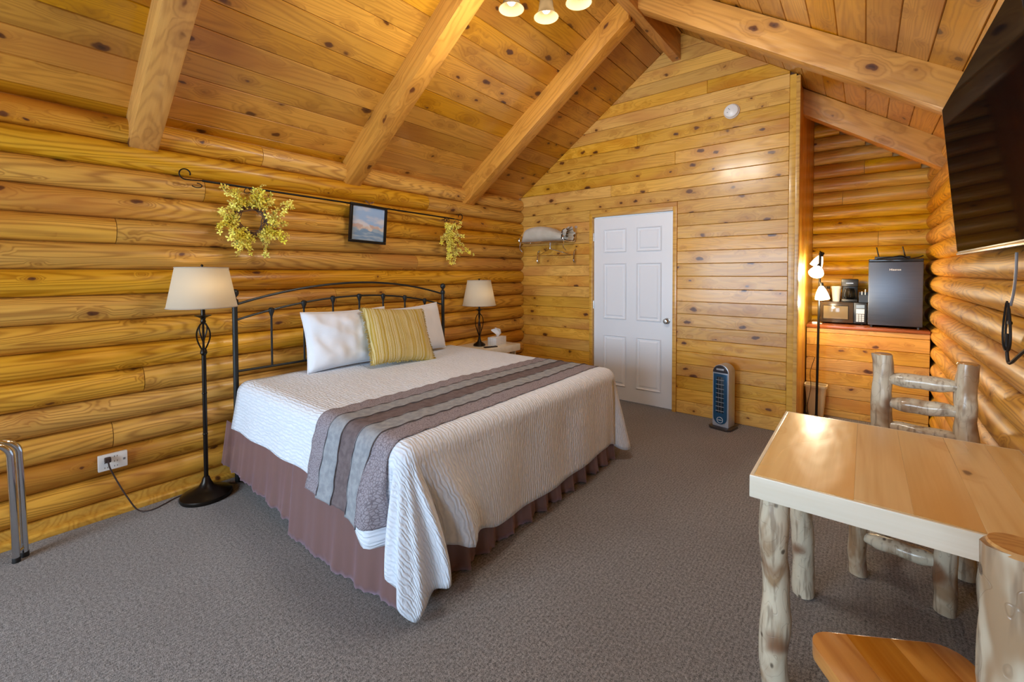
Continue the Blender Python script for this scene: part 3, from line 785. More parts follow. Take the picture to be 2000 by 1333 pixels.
# ---- bed skirt
def skirt(pts_fn, n, ztop, hem_fn, amp, freq, name='skirt_panel', seed=0, label=None):
    def fn(u, v):
        p, nr, s = pts_fn(u); h = hem_fn(u)
        h += 0.010 * abs(math.sin(s * PI / 0.05)) * (1 if v > 0.9 else 0)
        z = ztop + (h - ztop) * v
        ph = freq * s + 2.2 * noise.noise(Vector((s * 1.7, seed, 0)))
        o = amp * (0.04 + 0.96 * v) * (math.sin(ph) + 0.35 * math.sin(2.3 * ph + 1)) * (0.7 + 0.6 * noise.noise(Vector((s * 2.1, seed + 4, v * 0.7)))) + 0.035 * v
        return Vector((p.x + nr.x * o + 2.36, p.y + nr.y * o - 2.08, z))
    o = MB().grid(fn, n, 16).build(name, M_SATIN, bed, angle=180)
    if label: o['label'] = label
    m_ = o.modifiers.new('thick', 'SOLIDIFY'); m_.thickness = 0.003
    return o
skirt(lambda u: (Vector((-3.40 + 1.02 * u, BY0 - 0.012, 0)), Vector((0, -1, 0)), 1.02 * u), 90, 0.405, lambda u: 0.120 - 0.05 * u, 0.011, 36, seed=1)
skirt(lambda u: (Vector((-2.40 + 0.90 * u, BY0 - 0.015 + 0.055 * u ** 4, 0)), Vector((0, -1, 0)), 0.9 * u), 90, 0.405, lambda u: 0.004, 0.013, 30, seed=2)
skirt(lambda u: (Vector((BX1 - 0.045, BY0 + 0.02 + 1.93 * u, 0)), Vector((1, 0, 0)), 1.93 * u), 230, 0.42, lambda u: 0.004, 0.032, 40, seed=3)
skirt(lambda u: (Vector((BX1 - 0.05 - 1.75 * u, BY1 - 0.04, 0)), Vector((0, 1, 0)), 1.75 * u), 60, 0.42, lambda u: 0.004, 0.012, 30, seed=4)

# ---- pillows
def pillow_fn(w, h, t, seed, wr=0.012, puff=0.42):
    def fn(sgn):
        def g(u, v):
            a, c = u * 2 - 1, v * 2 - 1
            th = t * 0.5 * (max(0, 1 - abs(a) ** 3.2) ** puff) * (max(0, 1 - abs(c) ** 3.2) ** puff)
            x = a * w / 2 * (1 - 0.055 * (1 - c * c)); z = c * h / 2 * (1 - 0.07 * (1 - a * a)) + h / 2
            k = (1 - a * a) * (1 - c * c)
            n1 = noise.noise(Vector((x * 5 + seed, z * 7, seed))) + 0.6 * noise.noise(Vector((x * 13 + z * 8 + seed, z * 9 - x * 9, seed + 2)))
            crease = -abs(noise.noise(Vector((x * 4 + z * 5 + seed * 2, z * 3 - x * 2, 7)))) * 1.6
            return Vector((x, sgn * (th + wr * (n1 + crease + 0.4) * min(1, 2.2 * k + 0.1)) , z + 0.6 * wr * n1 * k))
        return g
    b = MB(); b.grid(fn(-1), 44, 36); b.grid(fn(1), 44, 36)
    return b
def pillow(name, label, w, h, t, base, lean, rz, seed, mat, flange=True, wr=0.012, roll=0.0):
    o = thing(name, label, 'pillow', base, 0)
    o.rotation_euler = (Matrix.Rotation(rz, 3, 'Z') @ Matrix.Rotation(-lean, 3, 'X') @ Matrix.Rotation(roll, 3, 'Y')).to_euler()
    c = pillow_fn(w, h, t, seed, wr).build('cushion', mat, o, angle=180, weld=0.0005)
    if flange:
        pts = []
        for i in range(64):
            a = 2 * PI * i / 64; k = max(abs(math.cos(a)), abs(math.sin(a)))
            x = math.cos(a) / k; z = math.sin(a) / k
            pts.append((x * w / 2 * (1 - 0.055 * (1 - z * z)), 0.004 * noise.noise(Vector((i * .5, seed, 0))), z * h / 2 * (1 - 0.07 * (1 - x * x)) + h / 2))
        MB().tube(pts, 0.005, 6, closed=True).build('seam', mat, o)
    return o
# pillow local +y faces away from the viewer side; local x runs along the headboard
RZ = PI / 2
pillow('pillow', 'wrinkled white pillow leaning on the left of the headboard', 0.71, 0.44, 0.19, (-3.085, 1.845, 0.700), math.radians(13), RZ, 3.1, M_PILLOW, wr=0.02)
pillow('pillow', 'white pillow at the right, half behind the striped cushion', 0.60, 0.43, 0.18, (-3.095, 2.515, 0.700), math.radians(13), RZ, 8.4, M_PILLOW, roll=math.radians(-3))
dp = pillow('throw_cushion', 'yellow and cream woven striped cushion with fringed edges', 0.56, 0.48, 0.14, (-2.835, 2.150, 0.706), math.radians(29), RZ - math.radians(3), 5.5, M_DECO, flange=False, wr=0.006, roll=math.radians(5))
fb = MB(); rf = random.Random(3)
for side in (-1, 1):
    for i in range(110):
        c = -1 + 2 * i / 109; x = side * 0.28 * (1 - 0.055 * (1 - c * c)); z = c * 0.235 + 0.235
        d = Vector((side * (0.02 + 0.012 * rf.random()), 0.012 * (rf.random() - .5), 0.012 * (rf.random() - .5)))
        p = Vector((x - side * 0.006, 0, z)); fb.tube([p, p + d * 0.6, p + d + Vector((0, 0, -0.004))], [0.003, 0.0028, 0.0015], 4)
for side in (-1, 1):
    for i in range(100):
        a = -1 + 2 * i / 99; z = side * 0.235 * (1 - 0.07 * (1 - a * a)) + 0.235; x = a * 0.28
        p = Vector((x, 0, z - side * 0.006)); d = Vector((0.008 * (rf.random() - .5), 0.012 * (rf.random() - .5), side * (0.010 + 0.010 * rf.random())))
        fb.tube([p, p + d], [0.003, 0.0018], 4)
fb.build('fringe', M_FRINGE, dp, kind='stuff')

# ================================================================== LAMPS WITH SHADES
def shade_part(o, rb_, rt_, z0, z1, n=48):
    def fn(u, v): r = rb_ + (rt_ - rb_) * v; a = 2 * PI * u; return Vector((r * math.cos(a), r * math.sin(a), z0 + (z1 - z0) * v))
    s = MB().grid(fn, n, 10, wrapu=True).build('lamp_shade', M_SHADE, o, angle=60)
    MB().tube([(rt_ * math.cos(2 * PI * i / n), rt_ * math.sin(2 * PI * i / n), z1) for i in range(n)], 0.0035, 6, closed=True).build('shade_trim', M_SHADE_TRIM, s)
    MB().tube([(rb_ * math.cos(2 * PI * i / n), rb_ * math.sin(2 * PI * i / n), z0) for i in range(n)], 0.0035, 6, closed=True).build('shade_trim', M_SHADE_TRIM, s)
    sp = MB()
    for k in range(3):
        a = 2 * PI * k / 3; sp.tube([(0, 0, z1 - .03), (rt_ * math.cos(a), rt_ * math.sin(a), z1 - .004)], 0.0018, 5)
    sp.build('shade_spider', M_BRONZE, s)
def cage(o, z0, z1, r, n=4, rod=0.0045):
    for k in range(n):
        a0 = 2 * PI * k / n + 0.4; pts = []
        for i in range(17):
            t = i / 16; rr_ = 0.008 + (r - 0.008) * math.sin(PI * t ** 0.72) ** 0.9; a = a0 + 1.2 * t
            pts.append((rr_ * math.cos(a), rr_ * math.sin(a), z1 + (z0 - z1) * t))
        MB().tube(pts, rod, 6).build('cage_rod', M_BRONZE, o)
fl_ = thing('floor_lamp', 'bronze standing lamp with cream tapered shade beside the headboard', 'lamp', (-3.235, 0.905, 0))
MB().lathe([(0.0, 0.0), (0.138, 0.0), (0.142, 0.012), (0.138, 0.024), (0.125, 0.030), (0.118, 0.036), (0.075, 0.050), (0.040, 0.072), (0.026, 0.10), (0.018, 0.125), (0.014, 0.13)], 40).build('base', M_BRONZE, fl_)
MB().tube([(0, 0, 0.12), (0, 0, 0.93)], 0.0125, 14).build('pole', M_BRONZE, fl_)
for z in (0.40, 0.66): MB().lathe([(0.0125, z - .006), (0.0145, z - .003), (0.0145, z + .003), (0.0125, z + .006)], 14, caps=False).build('collar', M_BRONZE, fl_)
MB().lathe([(0.012, 0.90), (0.020, 0.915), (0.016, 0.935), (0.010, 0.945)], 16).build('collar', M_BRONZE, fl_)
MB().tube([(0, 0, 0.93), (0, 0, 1.12)], 0.0065, 8).build('stem', M_BRONZE, fl_)
cage(fl_, 0.935, 1.105, 0.038)
MB().lathe([(0.010, 1.10), (0.016, 1.112), (0.012, 1.125), (0.016, 1.136), (0.045, 1.150), (0.046, 1.153), (0.012, 1.153), (0.011, 1.25), (0.0, 1.25)], 20).build('socket_cup', M_BRONZE, fl_)
MB().ball((0, 0, 1.30), (0.03, 0.03, 0.045), 14, 10).build('bulb', M_BULB, fl_)
shade_part(fl_, 0.186, 0.140, 1.205, 1.452)
MB().lathe([(0.0, 1.475), (0.008, 1.468), (0.006, 1.458), (0.010, 1.450), (0.003, 1.445), (0.003, 1.42)], 10).build('shade_finial', M_BRONZE, fl_)
bulb_light('floor_lamp_light', (-3.235 + 0.06, 0.905, 1.33), 0.7)

NS_Z = 0.635
tl = thing('table_lamp', 'small bronze lamp with cream shade on the bedside table', 'lamp', (-3.205, 3.40, NS_Z))
MB().lathe([(0.0, 0.0), (0.062, 0.0), (0.066, 0.010), (0.060, 0.020), (0.045, 0.030), (0.024, 0.045), (0.014, 0.075), (0.012, 0.10), (0.008, 0.11)], 28).build('base', M_BRONZE, tl)
MB().tube([(0, 0, 0.09), (0, 0, 0.36)], 0.006, 8).build('stem', M_BRONZE, tl)
cage(tl, 0.11, 0.345, 0.042)
MB().lathe([(0.008, 0.34), (0.013, 0.35), (0.010, 0.365), (0.013, 0.375), (0.040, 0.392), (0.010, 0.394), (0.010, 0.46)], 18).build('socket_cup', M_BRONZE, tl)
MB().ball((0, 0, 0.53), (0.028, 0.028, 0.042), 14, 10).build('bulb', M_BULB, tl)
shade_part(tl, 0.178, 0.125, 0.435, 0.700)
MB().lathe([(0.0, 0.722), (0.008, 0.715), (0.006, 0.706), (0.003, 0.70), (0.003, 0.67)], 10).build('shade_finial', M_BRONZE, tl)
bulb_light('table_lamp_light', (-3.205 + 0.055, 3.40, NS_Z + 0.55), 0.4)

# nightstand: log-leg table with pale top
ns = thing('nightstand', 'pale wooden bedside table in the corner behind the bed', 'table', (-3.19, 3.50, 0))
me = MB().box(-0.21, 0.23, -0.30, 0.30, NS_Z - 0.075, NS_Z).mesh('top', bev=0.006); me.materials.append(M_FASC); link('table_top', me, ns)
for lx in (-0.16, 0.17):
    for ly in (-0.24, 0.24):
        MB().tube([(lx, ly, NS_Z - 0.075 - (NS_Z - 0.075) * i / 6) for i in range(7)], [0.032 + 0.003 * math.sin(i * 1.9 + lx * 9) for i in range(7)], 12, wob=0.10, seed=ly * 7).build('leg', M_PEEL, ns)
tb = thing('tissue_box', 'white tissue box with blue checks and a tissue sticking out', 'tissue box', (-3.115, 3.585, NS_Z), math.radians(8))
n = NT('tissue_box_print'); cc = n.sep(n.co())
gx = n.math('GREATER_THAN', n.math('FRACT', n.math('MULTIPLY', n.math('ADD', cc[0], cc[1]), 42.0)), 0.82); gz = n.math('GREATER_THAN', n.math('FRACT', n.math('MULTIPLY', cc[2], 60.0)), 0.78)
n.set(Base_Color=n.mix(n.math('MULTIPLY', n.math('MAXIMUM', gx, gz), 0.55), srgb(236, 236, 234), srgb(120, 130, 160)), Roughness=0.6)
MB().box(-0.055, 0.055, -0.10, 0.10, 0, 0.085).build('box', n.m, tb, bev=0.002)
def tis(u, v):
    a = u * 2 - 1; w_ = 0.045 * (0.55 + 0.75 * math.sin(min(v * 2.6, 1.9)))
    return Vector((0.018 * math.sin(a * 5 + v * 3) * (0.4 + v) + 0.012 * math.sin(v * 5), a * w_ + 0.01 * math.sin(v * 4), 0.083 + 0.10 * v * (1 - 0.25 * abs(a) ** 2) ))
t_ = MB().grid(tis, 14, 12).build('tissue', M_PILLOW, tb, angle=180); t_.modifiers.new('thick', 'SOLIDIFY').thickness = 0.001
rm = thing('remote_control', 'slim black remote lying on the bedside table', 'remote', (-3.04, 3.395, NS_Z), math.radians(70))
MB().box(-0.075, 0.075, -0.02, 0.02, 0, 0.012).build('body', M_BLKPL, rm, bev=0.004)
for i in range(5):
    MB().box(-0.05 + i * 0.022, -0.04 + i * 0.022, -0.008, 0.008, 0.011, 0.0135).build('button', M_GREY, rm, bev=0.001)

# ================================================================== ROD, WREATH, PICTURE
WX = -3.355
rod = thing('wall_rod', 'black iron rod with scrolled ends on the log wall above the bed', 'rod', (WX, 2.08, 2.0))
ra, rb2 = Vector((0, -1.13, 0.018)), Vector((0, 1.10, -0.018))
MB().tube([ra, rb2], 0.0075, 10).build('bar', M_BLACK, rod)
def scroll(c, s):
    pts = []
    for i in range(30):
        t = i / 29
        if t < 0.3: pts.append(c + Vector((0, -s * 0.09 * t / 0.3, -0.006 * math.sin(t / 0.3 * PI / 2))))
        else:
            k = (t - 0.3) / 0.7; a = -PI / 2 - s * 0 + k * 5.2; r = 0.037 * (1 - 0.35 * k)
            pts.append(c + Vector((0, -s * (0.09 - 0.0 + r * math.cos(-PI / 2 + k * 5.0) ), 0.031 + r * math.sin(-PI / 2 + k * 5.0))))
    return pts
for s, c in ((1, ra), (-1, rb2)):
    f_ = MB().tube(scroll(c, s), 0.0042, 6).build('scroll_finial', M_BLACK, rod)
    MB().tube([c + Vector((0, -s * (0.03 - 0.028 * math.sin(a)), -0.02 - 0.018 * (1 - math.cos(a)) * 0.8)) for a in [i * 0.45 for i in range(11)]], 0.0032, 6).build('small_curl', M_BLACK, f_)
for y in (-1.0, 0.0, 0.98): 
    z = 0.018 - 0.036 * (y + 1.13) / 2.23
    MB().tube([(-0.10, y, z - 0.02), (-0.02, y, z - 0.02), (0, y, z - 0.005), (0, y, z)], 0.004, 6).build('bracket', M_BLACK, rod)

M_TWIG = plain('brown_twig', srgb(96, 76, 66), 0.85)
M_PETAL = cloth('yellow_petal', srgb(242, 226, 62), srgb(250, 240, 130), 120, bumpk=0.1)
M_LEAF = plain('green_leaf', srgb(120, 132, 46), 0.6)
def blossoms(b, pts, rg, size=0.017):
    for p in pts:
        p = Vector(p); nrm = Vector((rg.uniform(0.1, 1), rg.uniform(-1, 1), rg.uniform(-0.8, 1))).normalized()
        u = nrm.orthogonal().normalized(); w_ = nrm.cross(u); a0 = rg.random() * 6
        s = size * rg.uniform(0.75, 1.3)
        for k in range(4):
            a = a0 + k * PI / 2; d = u * math.cos(a) + w_ * math.sin(a); e = u * -math.sin(a) + w_ * math.cos(a)
            q = [p, p + d * s * 0.6 + e * s * 0.28 + nrm * s * 0.25, p + d * s + nrm * s * 0.12, p + d * s * 0.6 - e * s * 0.28 + nrm * s * 0.25]
            b.add(q, [(0, 1, 2, 3)])
def sprig(rg, p0, d, L, n):
    d = Vector(d).normalized(); out = []; p = Vector(p0); path = [p.copy()]
    for i in range(n):
        d = (d + Vector((rg.uniform(-.08, .08), rg.uniform(-.28, .28), rg.uniform(-.28, .28)))).normalized(); p = p + d * L / n; path.append(p.copy())
        for _ in range(2): out.append(p + Vector((rg.uniform(0, .02), rg.uniform(-.014, .014), rg.uniform(-.014, .014))))
    return path, out
rg = random.Random(5)
wr_ = thing('wreath', 'round twig wreath with yellow blossoms hanging from the rod', 'wreath', (WX + 0.035, 1.225, 1.785))
tw = MB()
for k in range(9):
    pts = []; ph = rg.random() * 6; r0 = 0.090 + rg.uniform(-.018, .022)
    for i in range(40):
        a = 2 * PI * i / 40; r = r0 + 0.010 * math.sin(3 * a + ph); pts.append((0.012 * math.sin(5 * a + ph * 2), r * math.cos(a), r * math.sin(a)))
    tw.tube(pts, 0.003, 5, closed=True)
bp = []
for k in range(30):
    a = 2 * PI * k / 30 + rg.uniform(-.1, .1)
    if -0.35 < math.atan2(math.sin(a), math.cos(a)) < 0.15 and k % 2: continue
    rd = Vector((0, math.cos(a), math.sin(a))); tg = Vector((0, -math.sin(a), math.cos(a)))
    d = rd * rg.uniform(0.5, 1.0) + tg * rg.choice([-1, 1]) * rg.uniform(0.2, 1.0) + Vector((0.15, 0, 0))
    path, o_ = sprig(rg, rd * 0.095, d, rg.uniform(0.07, 0.15), 5); tw.tube(path, 0.0016, 4); bp += o_
for a, L in ((0.32, 0.26), (0.05, 0.27), (2.1, 0.24), (3.05, 0.22), (-1.85, 0.22), (-1.0, 0.24), (1.25, 0.22), (1.75, 0.20), (-2.2, 0.18), (-0.7, 0.22)):
    rd = Vector((0.1, math.cos(a), math.sin(a))); path, o_ = sprig(rg, rd * 0.09, rd, L - 0.06, 9); tw.tube(path, 0.0016, 4); bp += o_
tw.build('twigs', M_TWIG, wr_, kind='stuff'); b = MB(); blossoms(b, bp, rg, 0.023); b.build('blossoms', M_PETAL, wr_, kind='stuff', angle=180)
b = MB()
for i in range(70):
    p = Vector(rg.choice(bp)) + Vector((-.004, rg.uniform(-.02, .02), rg.uniform(-.02, .02))); d = Vector((rg.uniform(0, .6), rg.uniform(-1, 1), rg.uniform(-1, 1))).normalized(); e = d.orthogonal().normalized() * 0.005
    b.add([p, p + d * .012 + e, p + d * .026, p + d * .012 - e], [(0, 1, 2, 3)])
b.build('leaves', M_LEAF, wr_, kind='stuff', angle=180)
MB().tube([(-0.02, 0.0, 0.085), (-0.012, 0.008, 0.16), (-0.012, 0.01, 0.225)], 0.0022, 5).build('hanging_cord', M_TWIG, wr_)
for dy, dz in ((-0.035, 0.0), (0.03, 0.0)):
    MB().tube([(-0.012, 0.008 + dy * (0.3 + math.sin(a)), 0.205 + 0.02 * math.cos(a * 1.3)) for a in [i * .35 for i in range(14)]], 0.003, 5).build('ribbon_loop', M_BLACK, wr_)
spn = thing('flower_spray', 'narrow hanging spray of yellow blossoms at the rod end', 'flower spray', (WX + 0.035, 3.06, 1.77))
tw = MB(); bp = []
for k in range(9):
    path, o_ = sprig(rg, (0, rg.uniform(-.015, .015), 0.10), (0.1, rg.uniform(-0.35, 0.55), -1), rg.uniform(0.22, 0.40), 12); tw.tube(path, 0.0018, 4); bp += o_
for k, (dy, dz, L) in enumerate(((-0.1, 1, .14), (0.25, 1, .10), (1.0, 0.45, .22), (1.0, .1, .18), (-1, 0.1, .16), (-0.9, -0.5, .20), (0.8, -.5, .18), (0.0, 1, .1))):
    path, o_ = sprig(rg, (0, 0, 0.0 + 0.05 * (k % 2)), (0.15, dy, dz), L, 8); tw.tube(path, 0.0018, 4); bp += o_
tw.build('twigs', M_TWIG, spn, kind='stuff'); b = MB(); blossoms(b, bp, rg, 0.022); b.build('blossoms', M_PETAL, spn, kind='stuff', angle=180)
MB().tube([(-0.02, 0, 0.10), (-0.012, -0.01, 0.16), (-0.015, -0.005, 0.22)], 0.0022, 5).build('hanging_cord', M_TWIG, spn)
for dy in (-0.03, 0.025): MB().tube([(-0.012, dy * (0.3 + math.sin(a)), 0.19 + 0.02 * math.cos(a * 1.3)) for a in [i * .35 for i in range(14)]], 0.003, 5).build('ribbon_loop', M_BLACK, spn)

pc = thing('framed_picture', 'small landscape print in a dark frame hanging below the rod', 'picture', (WX + 0.02, 2.152, 1.838))
pc.rotation_euler = (math.radians(-2), math.radians(3), 0)
n = NT('landscape_print'); cc = n.sep(n.co()); pz = cc[2]; nz = n.noise(n.co(), 14, 3, 0.6)
sk = n.mix(n.smooth(n.noise(n.vm('MULTIPLY', n.co(), (1, 6, 16)), 1.0, 2), 0.4, 0.65), srgb(150, 182, 220), srgb(204, 206, 214))
r_ = n.math('ADD', pz, n.math('MULTIPLY', nz, 0.10))
col = n.mix(n.smooth(r_, 0.030, 0.045), n.mix(n.smooth(nz, 0.42, 0.58), srgb(188, 168, 162), srgb(206, 196, 186)), sk)
wa_ = n.mix(n.smooth(n.noise(n.vm('MULTIPLY', n.co(), (1, 8, 40)), 1.0, 2), 0.4, 0.6), srgb(112, 146, 178), srgb(150, 172, 190))
col = n.mix(n.smooth(r_, -0.005, 0.008), wa_, col)
n.set(Base_Color=col, Roughness=0.12); M_PRINT = n.m
MB().box(-0.004, 0.002, -0.155, 0.155, -0.142, 0.142).build('print', M_PRINT, pc)
fw_ = 0.022
for y0, y1, z0, z1 in ((-.178, .178, .142, .165), (-.178, .178, -.165, -.142), (-.178, -.155, -.142, .142), (.155, .178, -.142, .142)):
    MB().box(-0.010, 0.016, y0, y1, z0, z1).build('frame_side', M_BLACK, pc, bev=0.004)
bw = MB()
for dy in (-1, 1): bw.tube([(0, 0, 0.17), (0.006, dy * 0.02, 0.19), (0.004, dy * 0.045, 0.20), (0.006, dy * 0.02, 0.176)], 0.003, 5)
bw.build('twine_bow', M_TWIG, pc)

# ================================================================== OUTLET AND CORD
ou = thing('wall_outlet', 'white six-way outlet plate on the low logs near the floor lamp', 'outlet', (-3.405, 0.49, 0.325))
MB().box(0, 0.022, -0.064, 0.064, -0.046, 0.046).build('plate', M_WHITE, ou, bev=0.004)
for y in (-0.030, 0.012):
    for z in (-0.028, 0.0, 0.028):
        if not (y < 0 and z > 0):
            b = MB()
            for dy in (-0.006, 0.006): b.box(0.0215, 0.0228, y + dy - .0012, y + dy + .0012, z - .004, z + .004)
            b.build('socket', M_BLKPL, ou)
MB().box(0.022, 0.0245, 0.044, 0.054, -0.004, 0.008).build('switch', M_GREY, ou)
cd = thing('lamp_cord', 'brown cord plugged into the outlet and running along the carpet', 'cord', (-3.383, 0.465, 0.345))
MB().box(0.0, 0.032, -0.014, 0.014, -0.014, 0.014).build('plug', plain('brown_plug', srgb(58, 44, 40), 0.5), cd, bev=0.006)
pts = bez([(0.03, 0, 0), (0.035, 0.005, -0.04), (0.028, 0.035, -0.13), (0.055, 0.075, -0.235), (0.07, 0.12, -0.325), (0.09, 0.175, -0.3405), (0.068, 0.24, -0.3408), (0.03, 0.31, -0.3408), (0.02, 0.40, -0.3408), (0.035, 0.50, -0.3408), (0.08, 0.60, -0.3408), (0.20, 0.68, -0.3408)], 8)
MB().tube(pts, 0.0038, 6).build('cable', plain('brown_cable', srgb(66, 54, 52), 0.5), cd)

# ================================================================== CHROME FRAME at the left edge
ch = thing('luggage_rack', 'chrome bent-tube stand at the left edge by the log wall', 'stand', (-3.24, -0.05, 0))
for dx, dy in ((0.0, 0.0), (-0.035, 0.03)):
    lean = 0.0
    P = [(dx + .02, 0.155 + dy, 0.012), (dx + .03, 0.15 + dy, 0.30), (dx + .035, 0.145 + dy, 0.53)]
    P += [(dx + .035, 0.145 + dy - 0.075 * (1 - math.cos(a)), 0.53 + 0.075 * math.sin(a)) for a in [i * PI / 16 for i in range(1, 9)]]
    P += [(dx + .035, -0.40, 0.605)]
    P += [(dx + .035, -0.40 - 0.075 * math.sin(a), 0.605 - 0.075 * (1 - math.cos(a))) for a in [i * PI / 16 for i in range(1, 9)]]
    P += [(dx + .03, -0.475, 0.30), (dx + .02, -0.475, 0.012)]
    MB().tube(P, 0.014, 14).build('bent_tube', M_CHROME, ch)
    for y in (0.155 + dy, -0.475): MB().lathe([(0.0, 0), (0.0155, 0), (0.0155, 0.022), (0.0145, 0.025)], 14, (dx + .02, y, 0)).build('rubber_foot', M_RUBBER, ch)
for y in (0.165, -0.475): MB().tube([(0.02, y, 0.05), (-0.015, y + (0.02 if y > 0 else 0), 0.05)], 0.006, 8).build('link_bolt', M_CHROME, ch)
for y in (-0.10, -0.22, -0.34): MB().box(-0.005, 0.04, y - .02, y + .02, 0.618, 0.622).build('strap', M_BLACK, ch)

# ================================================================== WALL RACK AND BAG
rk = thing('wall_rack', 'chrome hotel coat rack with shelf and hooks beside the white door', 'rack', (-2.93, YF, 1.76))
def tb_(pts, r, nm, n=8, cl=False): return MB().tube(pts, r, n, closed=cl).build(nm, M_CHROME, rk)
for z in (0.02,): 
    for y in (-0.03, -0.11, -0.19, -0.27): tb_([(-0.33, y, z), (0.29, y, z)], 0.0055, 'shelf_rod')
for x in (-0.33, 0.29):
    tb_(bez([(x, 0.0, 0.20), (x, -0.012, 0.12), (x, -0.03, 0.04), (x, -0.10, 0.015), (x, -0.27, 0.02), (x, -0.295, 0.05), (x, -0.285, 0.075)], 6), 0.007, 'shelf_bracket')
    tb_(bez([(x, -0.27, 0.015), (x + 0.0, -0.285, -0.05), (x + 0.03, -0.27, -0.095)], 6), 0.006, 'end_hook')
    MB().lathe([(0.018, -0.008), (0.018, 0)], 12, (x, 0, 0.19), axis=(0, 1, 0)).build('wall_plate', M_CHROME, rk)
MB().tube([(0.03, -0.16, 0.012), (0.03, -0.16, -0.065)], 0.012, 12).build('hanger_boss', M_CHROME, rk)
tb_([(0.03, -0.16, -0.06), (-0.20, -0.05, -0.125)], 0.004, 'brace'); tb_([(0.03, -0.16, -0.06), (0.25, -0.05, -0.135)], 0.004, 'brace'); tb_([(-0.20, -0.05, -0.135), (0.25, -0.05, -0.14)], 0.0035, 'hanger_bar')
for x in (-0.235, 0.285):
    tb_(bez([(x, 0.0, -0.07), (x, -0.03, -0.09), (x, -0.045, -0.15), (x, -0.05, -0.205), (x, -0.03, -0.225), (x, -0.015, -0.205)], 6), 0.0085, 'coat_hook')
M_CANVAS = cloth('beige_canvas', srgb(206, 200, 188), srgb(188, 182, 168), 260, bumpk=0.4)
bg_ = thing('blanket_bag', 'rolled beige blanket bag with gathered end on the chrome rack', 'bag', (-2.95, YF - 0.15, 1.787))
def bag(u, v):
    a = 2 * PI * u; x = -0.34 + 0.60 * v
    prof = sst(0, .16, v) ** .6 * (1 - 0.35 * sst(0.72, 1.0, v)); h = 0.185 * prof * (0.72 + 0.28 * math.sin(PI * min(1, v * 1.25))); dpt = 0.125 * (0.5 + .5 * prof)
    r = 1 + 0.05 * noise.noise(Vector((v * 5, math.cos(a) * 2, math.sin(a) * 2))) + 0.05 * sst(.7, .85, v) * math.sin(a * 9 + v * 20)
    sx = math.copysign(abs(math.cos(a)) ** 0.8, math.cos(a)); sz = math.copysign(abs(math.sin(a)) ** 0.8, math.sin(a))
    return Vector((x, sx * dpt * r, max(0.0, h * 0.5 * (1 + sz * r))))
MB().grid(bag, 28, 30, wrapu=True).build('roll', M_CANVAS, bg_, angle=180)
def ruff(u, v):
    a = 2 * PI * u; r = 0.065 * (0.75 + 0.5 * v) * (1 + 0.12 * math.sin(a * 11)); return Vector((0.245 + 0.075 * v + 0.01 * math.sin(a * 7), r * 1.1 * math.cos(a), max(0.002, 0.075 + r * math.sin(a))))
MB().grid(ruff, 66, 6, wrapu=True).build('gathered_end', M_CANVAS, bg_, angle=180)
MB().tube([(0.245, 0.062 * math.cos(a), 0.075 + 0.058 * math.sin(a)) for a in [2 * PI * i / 24 for i in range(24)]], 0.008, 6, closed=True).build('draw_cord', M_TWIG, bg_)

# smoke detector
sd_ = thing('smoke_detector', 'round white smoke detector high on the gable wall', 'smoke detector', (-0.982, YF, 2.905))
MB().lathe([(0.066, 0.0), (0.068, -0.012), (0.060, -0.020), (0.058, -0.034), (0.050, -0.040), (0.0, -0.041)], 40, axis=(0, 1, 0)).build('housing', M_WHITE, sd_)
for x, z in ((-0.02, 0.02), (-0.012, 0.012), (-0.03, -0.012)): MB().lathe([(0.004, -0.042), (0.0, -0.0425)], 10, (x, 0, z), axis=(0, 1, 0)).build('vent_dot', M_GREY, sd_)

# ================================================================== TOWER HEATER
ht = thing('tower_heater', 'silver and blue ceramic tower heater standing by the pine wall', 'heater', (-0.985, 4.285, 0), math.radians(-11))
MB().prism([(-0.10, -0.085), (-0.07, -0.115), (0.07, -0.115), (0.10, -0.085), (0.10, 0.06), (-0.10, 0.06)], 0, 0.022).build('base', plain('brown_base', srgb(58, 50, 46), 0.3), ht, bev=0.006)
def outl(w_, z0, z1, n=14):
    P = [(-w_, z0), (w_, z0)]; r = w_
    return P + [(r * math.cos(PI * i / n), z1 - r + r * math.sin(PI * i / n)) for i in range(n + 1)]
ax = axes((1, 0, 0), (0, 0, 1), (0, 0, 0))
MB().prism(outl(0.072, 0.022, 0.585), -0.055, 0.075, ax).build('body', M_SILVER, ht, bev=0.008)
n = NT('heater_blue'); n.set(Base_Color=srgb(36, 84, 120), Roughness=0.18, Metallic=0.35); n.b.inputs['Coat Weight'].default_value = 0.5
def blue_out(n_=10):
    w_ = 0.060; P = [(w_ * math.cos(PI + PI * i / n_), 0.105 + 0.06 * math.sin(PI + PI * i / n_)) for i in range(n_ + 1)]
    return P + [(w_, 0.50), (-w_, 0.50)]
MB().prism(blue_out(), 0.074, 0.083, ax).build('front_panel', n.m, ht, bev=0.003)
gr = MB().box(-0.030, 0.030, -0.086, -0.0825, 0.150, 0.475).build('grille', plain('heater_dark_grille', srgb(20, 34, 44), 0.4), ht, bev=0.002)
for i in range(8): MB().box(-0.036, 0.036, -0.0885, -0.0845, 0.165 + i * 0.040, 0.169 + i * 0.040).build('grille_slat', M_SILVER, gr)
for x in (-0.012, 0.012): MB().box(x - .0012, x + .0012, -0.088, -0.085, 0.152, 0.473).build('grille_bar', M_GREY, gr)
MB().prism([(0.066 * math.cos(PI * i / 12), 0.512 + 0.068 * math.sin(PI * i / 12)) for i in range(13)], 0.073, 0.085, ax).build('control_cap', plain('heater_dark_cap', srgb(54, 54, 60), 0.15), ht, bev=0.003)
MB().obox((0, -0.087, 0.542), (1, 0, 0), (0, 1, 0), (0, 0, 1), 0.033, 0.002, 0.008).build('display', M_SILVER, ht, bev=0.0015)
